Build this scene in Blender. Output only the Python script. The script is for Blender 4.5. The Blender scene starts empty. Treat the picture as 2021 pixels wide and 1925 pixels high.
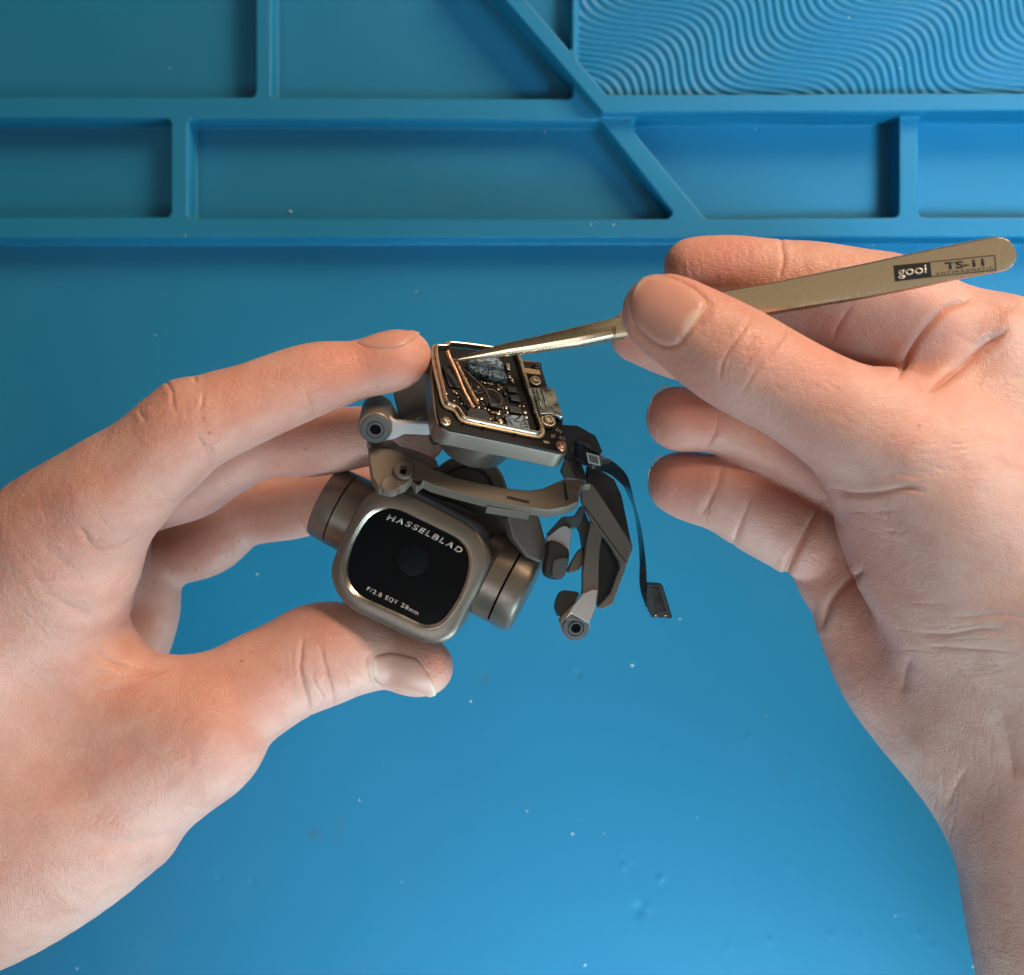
import bpy, bmesh, math, random
import numpy as np
from mathutils import Vector, Matrix
from mathutils.bvhtree import BVHTree
random.seed(7); np.random.seed(7)
C = bpy.context.scene.collection
SC = bpy.context.scene
MM = 0.001
# ------------------------------------------------------------------ camera
H = 400.0          # camera height above the mat floor, mm
F = 2720.0         # focal length in photo pixels
CX, CY = 1010.5, 962.5
cam = bpy.data.cameras.new('camera'); camo = bpy.data.objects.new('camera', cam); C.objects.link(camo)
camo.location = (0, 0, H*MM); camo.rotation_euler = (0, 0, 0)
cam.sensor_fit = 'HORIZONTAL'; cam.sensor_width = 36.0; cam.lens = 36.0*F/2021.0
cam.clip_start = 0.01; cam.clip_end = 20
cam.dof.use_dof = True; cam.dof.focus_distance = 0.305; cam.dof.aperture_fstop = 16.0
SC.camera = camo
# ------------------------------------------------------------------ light
w = bpy.data.worlds.new('World'); SC.world = w; w.use_nodes = True
wn = w.node_tree.nodes; wl = w.node_tree.links
bg = wn['Background']
tc = wn.new('ShaderNodeTexCoord'); sp = wn.new('ShaderNodeSeparateXYZ'); rp = wn.new('ShaderNodeValToRGB')
wl.new(tc.outputs['Generated'], sp.inputs[0]); wl.new(sp.outputs['Z'], rp.inputs[0]); wl.new(rp.outputs[0], bg.inputs[0])
e = rp.color_ramp.elements
e[0].position = 0.0; e[0].color = (0.04, 0.04, 0.04, 1); e[1].position = 1.0; e[1].color = (1.0, 0.86, 0.64, 1)
e2 = e.new(0.72); e2.color = (0.06, 0.06, 0.06, 1); e3 = e.new(0.93); e3.color = (0.85, 0.70, 0.50, 1)
bg.inputs[1].default_value = 0.42
def area(name, loc, target, size, power, col, sizey=None, spread=180):
    l = bpy.data.lights.new(name, 'AREA'); l.energy = power; l.color = col; l.shape = 'RECTANGLE'
    l.size = size; l.size_y = sizey or size; l.spread = math.radians(spread)
    o = bpy.data.objects.new(name, l); C.objects.link(o); o.location = loc
    o.rotation_euler = (Vector(target)-Vector(loc)).to_track_quat('-Z', 'Y').to_euler()
    return o
def sph(az, el, d=0.9):
    a_, e_ = math.radians(az), math.radians(el); return (d*math.cos(e_)*math.cos(a_), d*math.cos(e_)*math.sin(a_), d*math.sin(e_)+0.05)
area('room_lamp', sph(51, 30), (0, 0, 0.05), 0.34, 9.4, (1.0, 0.72, 0.50))
area('ceiling_light', sph(235, 54), (0, 0, 0.05), 0.30, 1.2, (0.95, 0.97, 1.0))
area('window_low', (0.11, -0.27, 0.085), (0.0, -0.10, 0.02), 0.16, 0.22, (0.70, 0.93, 1.0), 0.09, 95)
area('left_hand_fill', (0.06, -0.50, 0.30), (-0.08, -0.07, 0.05), 0.20, 0.10, (0.90, 0.95, 1.0), 0.16, 50)  # added fill, not a real window: brightens the left hand's lower faces
area('window_side', (0.30, -0.05, 0.30), (0.13, 0.11, 0.0), 0.12, 0.15, (0.35, 0.80, 1.0), 0.10, 45)
area('wall_edge_fill', (0.50, 0.02, 0.13), (0.0, 0.09, 0.0), 0.14, 0.08, (0.45, 0.82, 1.0), 0.10, 60)  # added light with no real source, puts highlights on the tray walls
area('window_far', (0.10, -0.40, 0.28), (0.02, -0.18, 0.0), 0.18, 0.23, (0.30, 0.82, 1.0), 0.18, 62)
SC.view_settings.view_transform = 'Standard'; SC.view_settings.look = 'None'
SC.view_settings.exposure = 0.0; SC.view_settings.gamma = 1.0
SC.render.engine = 'CYCLES'

# ------------------------------------------------------------------ helpers
def P(px, py, z):
    """point at height z (mm) that stands under photo pixel px,py; metres"""
    k = (H-z)/F
    return Vector(((px-CX)*k*MM, -(py-CY)*k*MM, z*MM))
def link(o, parent=None):
    C.objects.link(o)
    if parent is not None: o.parent = parent; o.matrix_parent_inverse = parent.matrix_world.inverted()
    return o
def tag(o, label=None, cat=None, group=None, kind=None):
    if label: o['label'] = label
    if cat: o['category'] = cat
    if group: o['group'] = group
    if kind: o['kind'] = kind
def thing(name, label, cat, loc):
    o = bpy.data.objects.new(name, None); C.objects.link(o); o.location = loc; o.empty_display_size = 0.01
    tag(o, label, cat)
    bpy.context.view_layer.update()
    return o
def mesh_obj(name, verts, faces, mat, parent=None, smooth=True, label=None):
    me = bpy.data.meshes.new(name); me.from_pydata([tuple(v) for v in verts], [], faces); me.update()
    bm = bmesh.new(); bm.from_mesh(me); bmesh.ops.recalc_face_normals(bm, faces=bm.faces); bm.to_mesh(me); bm.free()
    if mat: me.materials.append(mat)
    if smooth:
        for p in me.polygons: p.use_smooth = True
    o = bpy.data.objects.new(name, me); link(o, parent)
    if label: o['label'] = label
    return o
def sharp(o, ang=35):
    me = o.data
    bm = bmesh.new(); bm.from_mesh(me)
    for e in bm.edges:
        e.smooth = not (len(e.link_faces) == 2 and e.calc_face_angle(0) > math.radians(ang))
    bm.to_mesh(me); bm.free()
def np_mesh(name, V, Q, mat, parent=None):
    me = bpy.data.meshes.new(name)
    me.vertices.add(len(V)); me.vertices.foreach_set('co', V.astype(np.float32).ravel())
    n = Q.shape[1]
    me.loops.add(Q.size); me.loops.foreach_set('vertex_index', Q.astype(np.int32).ravel())
    me.polygons.add(len(Q)); me.polygons.foreach_set('loop_start', np.arange(0, Q.size, n, dtype=np.int32))
    me.polygons.foreach_set('loop_total', np.full(len(Q), n, dtype=np.int32))
    me.polygons.foreach_set('use_smooth', np.ones(len(Q), dtype=bool))
    me.update(calc_edges=True); me.validate()
    if mat: me.materials.append(mat)
    o = bpy.data.objects.new(name, me); link(o, parent)
    return o
class Plane:
    def __init__(s, o, X, Y):
        s.o = Vector(o); s.x = Vector(X).normalized(); Y = Vector(Y); s.y = (Y - Y.dot(s.x)*s.x).normalized(); s.n = s.x.cross(s.y)
    def hit(s, px, py, top=0.0):
        c = Vector((0, 0, H*MM)); d = P(px, py, 0)-c
        t = (s.o + s.n*top*MM - c).dot(s.n)/d.dot(s.n)
        return c + d*t
    def loc(s, p): d = p-s.o; return d.dot(s.x)/MM, d.dot(s.y)/MM
    def at(s, x, y, z=0): return s.o + s.x*x*MM + s.y*y*MM + s.n*z*MM
def bevel(o, wdt, seg=2):
    m = o.modifiers.new('bevel', 'BEVEL'); m.width = wdt*MM; m.segments = seg; m.limit_method = 'ANGLE'; m.angle_limit = math.radians(35)
    o.modifiers.new('wn', 'WEIGHTED_NORMAL')
def plate(name, pl, pts, top, thick, mat, parent, bev=0.25, label=None, smoothpts=0, local=False):
    if smoothpts: pts = smooth_closed(pts, smoothpts)
    top_v = [pl.at(x, y, top) for x, y in pts] if local else [pl.hit(x, y, top) for x, y in pts]
    n = len(pts); bot = [v - pl.n*thick*MM for v in top_v]
    o = mesh_obj(name, top_v+bot, [list(range(n)), list(range(2*n-1, n-1, -1))] + [[i, (i+1) % n, n+(i+1) % n, n+i] for i in range(n)], mat, parent, True, label)
    if bev: bevel(o, bev)
    else: sharp(o)
    return o
def smooth_closed(pts, k=4):
    out = []; n = len(pts)
    for i in range(n):
        p0, p1, p2, p3 = [np.array(pts[(i+j-1) % n], float) for j in range(4)]
        for s in range(k):
            t = s/k
            out.append(tuple(0.5*((2*p1)+(-p0+p2)*t+(2*p0-5*p1+4*p2-p3)*t*t+(-p0+3*p1-3*p2+p3)*t**3)))
    return out
def smooth_open(pts, k=4):
    P_ = [np.array(p, float) for p in pts]; P_ = [2*P_[0]-P_[1]] + P_ + [2*P_[-1]-P_[-2]]
    out = []
    for i in range(1, len(P_)-2):
        p0, p1, p2, p3 = P_[i-1:i+3]
        for s in range(k):
            t = s/k
            out.append(0.5*((2*p1)+(-p0+p2)*t+(2*p0-5*p1+4*p2-p3)*t*t+(-p0+3*p1-3*p2+p3)*t**3))
    out.append(P_[-2]); return out
def lathe(name, c, axis, prof, mat, parent=None, seg=48, label=None):
    a = Vector(axis).normalized(); u = a.orthogonal().normalized(); v = a.cross(u)
    vs = []; fs = []
    for r, h in prof:
        for i in range(seg):
            t = 2*math.pi*i/seg
            vs.append(c + a*h*MM + (u*math.cos(t)+v*math.sin(t))*r*MM)
    m = len(prof)
    for j in range(m-1):
        for i in range(seg):
            fs.append([j*seg+i, j*seg+(i+1) % seg, (j+1)*seg+(i+1) % seg, (j+1)*seg+i])
    fs.append(list(range(seg))[::-1]); fs.append([(m-1)*seg+i for i in range(seg)])
    o = mesh_obj(name, vs, fs, mat, parent, True, label); sharp(o, 30); return o
def tube(name, pts, r, mat, parent=None, seg=10, label=None):
    vs = []; fs = []; n = len(pts)
    for i, p in enumerate(pts):
        d = (pts[min(i+1, n-1)]-pts[max(i-1, 0)]).normalized(); u = d.cross(Vector((0.1, 0.2, 1))).normalized(); v = d.cross(u)
        rr = (r[i] if isinstance(r, (list, tuple)) else r)*MM
        for k in range(seg):
            t = 2*math.pi*k/seg; vs.append(p+(u*math.cos(t)+v*math.sin(t))*rr)
    for j in range(n-1):
        for i in range(seg): fs.append([j*seg+i, j*seg+(i+1) % seg, (j+1)*seg+(i+1) % seg, (j+1)*seg+i])
    fs.append(list(range(seg))[::-1]); fs.append([(n-1)*seg+i for i in range(seg)])
    return mesh_obj(name, vs, fs, mat, parent, True, label)
# ------------------------------------------------------------------ materials
def new_mat(name):
    m = bpy.data.materials.new(name); m.use_nodes = True
    return m, m.node_tree.nodes, m.node_tree.links, m.node_tree.nodes['Principled BSDF']
def simple(name, col, rough=0.5, metal=0.0, spec=0.5, bump=0.0, bscale=900, var=0.0, coat=0.0):
    m, n, l, b = new_mat(name)
    b.inputs['Base Color'].default_value = (*col, 1); b.inputs['Roughness'].default_value = rough
    b.inputs['Metallic'].default_value = metal; b.inputs['Specular IOR Level'].default_value = spec
    b.inputs['Coat Weight'].default_value = coat
    t = n.new('ShaderNodeTexCoord')
    if bump or var:
        nz = n.new('ShaderNodeTexNoise'); nz.inputs['Scale'].default_value = bscale; nz.inputs['Detail'].default_value = 4
        l.new(t.outputs['Object'], nz.inputs['Vector'])
    if bump:
        bp = n.new('ShaderNodeBump'); bp.inputs['Strength'].default_value = bump; bp.inputs['Distance'].default_value = 0.0002
        l.new(nz.outputs['Fac'], bp.inputs['Height']); l.new(bp.outputs[0], b.inputs['Normal'])
    if var:
        n2 = n.new('ShaderNodeTexNoise'); n2.inputs['Scale'].default_value = bscale*0.25; n2.inputs['Detail'].default_value = 5
        l.new(t.outputs['Object'], n2.inputs['Vector'])
        mr = n.new('ShaderNodeMapRange'); mr.inputs[1].default_value = 0.3; mr.inputs[2].default_value = 0.7
        mr.inputs[3].default_value = max(0.02, rough-var); mr.inputs[4].default_value = min(1, rough+var)
        l.new(n2.outputs['Fac'], mr.inputs[0]); l.new(mr.outputs[0], b.inputs['Roughness'])
        hs = n.new('ShaderNodeMix'); hs.data_type = 'RGBA'; hs.inputs[6].default_value = (*[c*(1-var*0.7) for c in col], 1); hs.inputs[7].default_value = (*[min(1, c*(1+var*0.5)) for c in col], 1)
        l.new(n2.outputs['Fac'], hs.inputs[0]); l.new(hs.outputs[2], b.inputs['Base Color'])
    return m
M = {}
M['champagne'] = simple('champagne_paint', (0.20, 0.172, 0.145), 0.36, 0.66, 0.5, 0.12, 6000, 0.06)
M['tan'] = simple('tan_magnesium', (0.18, 0.155, 0.124), 0.46, 0.4, 0.5, 0.12, 5000, 0.06)
M['warmgrey'] = simple('warm_grey_paint', (0.155, 0.135, 0.122), 0.5, 0.25, 0.5, 0.15, 5000, 0.05)
M['satin'] = simple('satin_grey_metal', (0.46, 0.46, 0.48), 0.42, 0.25, 0.5, 0.1, 5000, 0.08)
M['darkgrey'] = simple('charcoal_plastic', (0.045, 0.05, 0.055), 0.42, 0.0, 0.5, 0.15, 4000, 0.06)
M['navy'] = simple('dark_film', (0.012, 0.018, 0.028), 0.3, 0.0, 0.5, 0.1, 3000, 0.05)
M['rubber'] = simple('grey_rubber', (0.085, 0.095, 0.105), 0.62, 0.0, 0.4, 0.25, 3000, 0.08)
M['blackrubber'] = simple('black_rubber', (0.018, 0.02, 0.022), 0.5, 0.0, 0.5, 0.3, 3000, 0.1)
M['hole'] = simple('bore_black', (0.0025, 0.0025, 0.003), 0.8, 0, 0.1)
M['gold'] = simple('nickel_shield', (0.62, 0.54, 0.42), 0.30, 1.0, 0.5, 0.03, 2500, 0.04)
M['steel'] = simple('bright_steel', (0.60, 0.55, 0.47), 0.3, 1.0, 0.5, 0.02, 3000, 0.03)
M['greensteel'] = simple('grey_steel_sheet', (0.36, 0.40, 0.38), 0.30, 1.0, 0.5, 0.15, 2500, 0.12)
M['pcb'] = simple('black_solder_mask', (0.006, 0.007, 0.009), 0.42, 0.0, 0.22, 0.1, 4000, 0.05)
M['chip'] = simple('dark_chip', (0.020, 0.026, 0.036), 0.34, 0.0, 0.5, 0.12, 5000, 0.08)
M['solder'] = simple('solder', (0.80, 0.74, 0.62), 0.25, 1.0)
M['copper'] = simple('copper_strip', (0.70, 0.40, 0.27), 0.48, 1.0, 0.5, 0.5, 2500, 0.15)
M['bronze'] = simple('braided_bronze', (0.26, 0.19, 0.12), 0.5, 0.7, 0.5, 1.0, 2200, 0.15)
M['wire'] = simple('dark_coax', (0.07, 0.055, 0.042), 0.42, 0.2, 0.5, 0.2, 3000, 0.1)
M['glass'] = simple('lens_cover', (0.0030, 0.0040, 0.0056), 0.13, 0.0, 0.10)
M['lens'] = simple('lens_glass', (0.0045, 0.0085, 0.0090), 0.3, 0.0, 0.05)
M['ink'] = simple('black_print', (0.010, 0.010, 0.011), 0.5)
M['white'] = simple('pale_print', (0.62, 0.58, 0.52), 0.5)
M['letter'] = simple('silver_letters', (0.50, 0.46, 0.41), 0.42, 0.2)
M['label'] = simple('label_white', (0.45, 0.45, 0.43), 0.6)
M['flex'] = simple('black_flex', (0.010, 0.014, 0.017), 0.22, 0.0, 0.5, 0.1, 2500, 0.08)
M['tweezer'] = simple('tweezer_metal', (0.68, 0.56, 0.41), 0.29, 1.0, 0.5, 0.035, 5000, 0.04)
M['dust'] = simple('dust', (0.75, 0.78, 0.78), 0.7)

def mat_thermal():
    m, n, l, b = new_mat('thermal_paste')
    t = n.new('ShaderNodeTexCoord'); v = n.new('ShaderNodeTexNoise'); v.inputs['Scale'].default_value = 620; v.inputs['Detail'].default_value = 2; v.inputs['Distortion'].default_value = 2.5
    l.new(t.outputs['Object'], v.inputs['Vector'])
    r = n.new('ShaderNodeValToRGB'); r.color_ramp.elements[0].position = 0.46; r.color_ramp.elements[0].color = (0.025, 0.035, 0.045, 1)
    r.color_ramp.elements[1].position = 0.56; r.color_ramp.elements[1].color = (0.22, 0.37, 0.52, 1)
    l.new(v.outputs['Fac'], r.inputs[0]); l.new(r.outputs[0], b.inputs['Base Color'])
    bp = n.new('ShaderNodeBump'); bp.inputs['Strength'].default_value = 0.4; bp.inputs['Distance'].default_value = 0.0002
    l.new(v.outputs['Fac'], bp.inputs['Height']); l.new(bp.outputs[0], b.inputs['Normal']); b.inputs['Roughness'].default_value = 0.35
    return m
M['thermal'] = mat_thermal()

def mat_mat():
    m, n, l, b = new_mat('blue_silicone')
    t = n.new('ShaderNodeTexCoord')
    nz = n.new('ShaderNodeTexNoise'); nz.inputs['Scale'].default_value = 14; nz.inputs['Detail'].default_value = 3
    l.new(t.outputs['Object'], nz.inputs['Vector'])
    mx = n.new('ShaderNodeMix'); mx.data_type = 'RGBA'
    mx.inputs[6].default_value = (0.005, 0.155, 0.295, 1); mx.inputs[7].default_value = (0.006, 0.174, 0.330, 1)
    l.new(nz.outputs['Fac'], mx.inputs[0])
    at = n.new('ShaderNodeAttribute'); at.attribute_name = 'stain'
    m2 = n.new('ShaderNodeMix'); m2.data_type = 'RGBA'; m2.inputs[7].default_value = (0.035, 0.13, 0.20, 1)
    l.new(mx.outputs[2], m2.inputs[6]); l.new(at.outputs['Fac'], m2.inputs[0]); l.new(m2.outputs[2], b.inputs['Base Color'])
    b.inputs['Roughness'].default_value = 0.55; b.inputs['Specular IOR Level'].default_value = 0.35
    sm = n.new('ShaderNodeTexNoise'); sm.inputs['Scale'].default_value = 22; sm.inputs['Detail'].default_value = 6; sm.inputs['Distortion'].default_value = 1.2
    l.new(t.outputs['Object'], sm.inputs['Vector']); sr = n.new('ShaderNodeMapRange'); sr.inputs[1].default_value = 0.35; sr.inputs[2].default_value = 0.7; sr.inputs[3].default_value = 0.48; sr.inputs[4].default_value = 0.64
    l.new(sm.outputs['Fac'], sr.inputs[0]); l.new(sr.outputs[0], b.inputs['Roughness'])
    f = n.new('ShaderNodeTexNoise'); f.inputs['Scale'].default_value = 1500; f.inputs['Detail'].default_value = 3
    l.new(t.outputs['Object'], f.inputs['Vector'])
    bp = n.new('ShaderNodeBump'); bp.inputs['Strength'].default_value = 0.10; bp.inputs['Distance'].default_value = 0.0003
    l.new(f.outputs['Fac'], bp.inputs['Height']); l.new(bp.outputs[0], b.inputs['Normal'])
    return m
M['mat'] = mat_mat()

def mat_skin():
    m, n, l, b = new_mat('skin')
    t = n.new('ShaderNodeTexCoord')
    def noise(s, d=3, dist=0.0):
        z = n.new('ShaderNodeTexNoise'); z.inputs['Scale'].default_value = s; z.inputs['Detail'].default_value = d; z.inputs['Distortion'].default_value = dist
        l.new(t.outputs['Object'], z.inputs['Vector']); return z
    a = noise(45, 4, 0.6)
    r = n.new('ShaderNodeValToRGB')
    r.color_ramp.elements[0].position = 0.32; r.color_ramp.elements[0].color = (0.58, 0.315, 0.250, 1)
    r.color_ramp.elements[1].position = 0.68; r.color_ramp.elements[1].color = (0.71, 0.435, 0.365, 1)
    l.new(a.outputs['Fac'], r.inputs[0])
    at = n.new('ShaderNodeAttribute'); at.attribute_name = 'blush'
    mx = n.new('ShaderNodeMix'); mx.data_type = 'RGBA'; mx.inputs[7].default_value = (0.62, 0.235, 0.175, 1)
    l.new(r.outputs[0], mx.inputs[6]); l.new(at.outputs['Fac'], mx.inputs[0])
    mo = noise(140, 5, 0.8); mor = n.new('ShaderNodeMapRange'); mor.inputs[1].default_value = 0.45; mor.inputs[2].default_value = 0.7; mor.inputs[4].default_value = 0.42
    l.new(mo.outputs['Fac'], mor.inputs[0]); mm = n.new('ShaderNodeMix'); mm.data_type = 'RGBA'; mm.inputs[7].default_value = (0.56, 0.235, 0.18, 1)
    l.new(mx.outputs[2], mm.inputs[6]); l.new(mor.outputs[0], mm.inputs[0]); mx = mm
    # small freckles and pores
    v = n.new('ShaderNodeTexVoronoi'); v.inputs['Scale'].default_value = 260; l.new(t.outputs['Object'], v.inputs['Vector'])
    vr = n.new('ShaderNodeMapRange'); vr.inputs[1].default_value = 0.06; vr.inputs[2].default_value = 0.16; vr.inputs[3].default_value = 0.6; vr.inputs[4].default_value = 0.0
    l.new(v.outputs['Distance'], vr.inputs[0])
    gate = noise(60, 2); gr = n.new('ShaderNodeMapRange'); gr.inputs[1].default_value = 0.55; gr.inputs[2].default_value = 0.68
    l.new(gate.outputs['Fac'], gr.inputs[0])
    mu = n.new('ShaderNodeMath'); mu.operation = 'MULTIPLY'; l.new(vr.outputs[0], mu.inputs[0]); l.new(gr.outputs[0], mu.inputs[1])
    m3 = n.new('ShaderNodeMix'); m3.data_type = 'RGBA'; m3.inputs[7].default_value = (0.36, 0.17, 0.11, 1)
    l.new(mx.outputs[2], m3.inputs[6]); l.new(mu.outputs[0], m3.inputs[0]); l.new(m3.outputs[2], b.inputs['Base Color'])
    b.inputs['Roughness'].default_value = 0.46; b.inputs['Specular IOR Level'].default_value = 0.45
    b.inputs['Subsurface Weight'].default_value = 0.30; b.inputs['Subsurface Radius'].default_value = (1.0, 0.36, 0.2); b.inputs['Subsurface Scale'].default_value = 0.0022
    # skin relief: stretched fine cells + soft noise
    mp = n.new('ShaderNodeMapping'); mp.inputs['Rotation'].default_value = (0.3, 0.2, 0.55); mp.inputs['Scale'].default_value = (1.0, 2.0, 1.4)
    l.new(t.outputs['Object'], mp.inputs['Vector'])
    c1 = n.new('ShaderNodeTexVoronoi'); c1.feature = 'DISTANCE_TO_EDGE'; c1.inputs['Scale'].default_value = 620
    wv = noise(300, 3); ad = n.new('ShaderNodeMix'); ad.data_type = 'VECTOR'; ad.inputs[0].default_value = 0.0012
    l.new(mp.outputs[0], ad.inputs[4]); l.new(wv.outputs['Color'], ad.inputs[5]); l.new(ad.outputs[1], c1.inputs['Vector'])
    cr = n.new('ShaderNodeMapRange'); cr.inputs[1].default_value = 0.0; cr.inputs[2].default_value = 0.12; l.new(c1.outputs['Distance'], cr.inputs[0])
    f1 = noise(900, 4); f2 = noise(170, 3)
    s1 = n.new('ShaderNodeMath'); s1.operation = 'MULTIPLY_ADD'; s1.inputs[1].default_value = 0.30
    l.new(cr.outputs[0], s1.inputs[0]); l.new(f1.outputs['Fac'], s1.inputs[2])
    s2 = n.new('ShaderNodeMath'); s2.operation = 'MULTIPLY_ADD'; s2.inputs[1].default_value = 2.2
    l.new(f2.outputs['Fac'], s2.inputs[0]); l.new(s1.outputs[0], s2.inputs[2])
    rw = n.new('ShaderNodeTexWave'); rw.inputs['Scale'].default_value = 520; rw.inputs['Distortion'].default_value = 11; rw.inputs['Detail'].default_value = 2; rw.inputs['Detail Scale'].default_value = 0.25
    l.new(t.outputs['Object'], rw.inputs['Vector']); gm = noise(38, 1); gmr = n.new('ShaderNodeMapRange'); gmr.inputs[1].default_value = 0.46; gmr.inputs[2].default_value = 0.6; gmr.inputs[4].default_value = 0.13
    l.new(gm.outputs['Fac'], gmr.inputs[0]); mw = n.new('ShaderNodeMath'); mw.operation = 'MULTIPLY'; l.new(rw.outputs['Fac'], mw.inputs[0]); l.new(gmr.outputs[0], mw.inputs[1])
    s3 = n.new('ShaderNodeMath'); s3.operation = 'ADD'; l.new(s2.outputs[0], s3.inputs[0]); l.new(mw.outputs[0], s3.inputs[1]); s2 = s3
    bp = n.new('ShaderNodeBump'); bp.inputs['Strength'].default_value = 0.65; bp.inputs['Distance'].default_value = 0.00025
    l.new(s2.outputs[0], bp.inputs['Height']); l.new(bp.outputs[0], b.inputs['Normal'])
    return m
M['skin'] = mat_skin()
def mat_nail():
    m, n, l, b = new_mat('nail')
    at = n.new('ShaderNodeAttribute'); at.attribute_name = 'tone'
    l.new(at.outputs['Color'], b.inputs['Base Color'])
    b.inputs['Roughness'].default_value = 0.38; b.inputs['Specular IOR Level'].default_value = 0.4
    b.inputs['Subsurface Weight'].default_value = 0.25; b.inputs['Subsurface Radius'].default_value = (1.0, 0.4, 0.25); b.inputs['Subsurface Scale'].default_value = 0.0015
    t = n.new('ShaderNodeTexCoord'); z = n.new('ShaderNodeTexNoise'); z.inputs['Scale'].default_value = 350; l.new(t.outputs['Object'], z.inputs['Vector'])
    bp = n.new('ShaderNodeBump'); bp.inputs['Strength'].default_value = 0.15; bp.inputs['Distance'].default_value = 0.0003
    l.new(z.outputs['Fac'], bp.inputs['Height']); l.new(bp.outputs[0], b.inputs['Normal'])
    return m
M['nail'] = mat_nail()

# ------------------------------------------------------------------ the mat (one sheet with its moulded walls)
def poly_sd(X, Y, pts, rad):
    """signed distance (mm) to a polygon with corners rounded by rad; negative inside"""
    n = len(pts); A = np.array(pts, float); c = A.mean(0)
    # shrink polygon by rad: offset each edge inwards
    area2 = sum(A[i][0]*A[(i+1) % n][1]-A[(i+1) % n][0]*A[i][1] for i in range(n))
    if area2 < 0: A = A[::-1]
    E = np.roll(A, -1, 0)-A; Nn = np.stack([-E[:, 1], E[:, 0]], 1); Nn /= np.linalg.norm(Nn, axis=1)[:, None]
    B = []
    for i in range(n):
        n1, n2 = Nn[i-1], Nn[i]
        k = rad/max(0.25, 1+n1.dot(n2)); B.append(A[i]+(n1+n2)*k)
    B = np.array(B)
    d2 = np.full(X.shape, 1e12); inside = np.zeros(X.shape, bool)
    for i in range(n):
        a, b = B[i], B[(i+1) % n]; e = b-a
        t = np.clip(((X-a[0])*e[0]+(Y-a[1])*e[1])/(e@e), 0, 1)
        d2 = np.minimum(d2, (X-a[0]-t*e[0])**2+(Y-a[1]-t*e[1])**2)
        cond = (a[1] > Y) != (b[1] > Y)
        with np.errstate(divide='ignore', invalid='ignore'):
            xi = (b[0]-a[0])*(Y-a[1])/(b[1]-a[1]+1e-12)+a[0]
        inside ^= cond & (X < xi)
    d = np.sqrt(d2); return np.where(inside, -d, d)-rad
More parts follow.
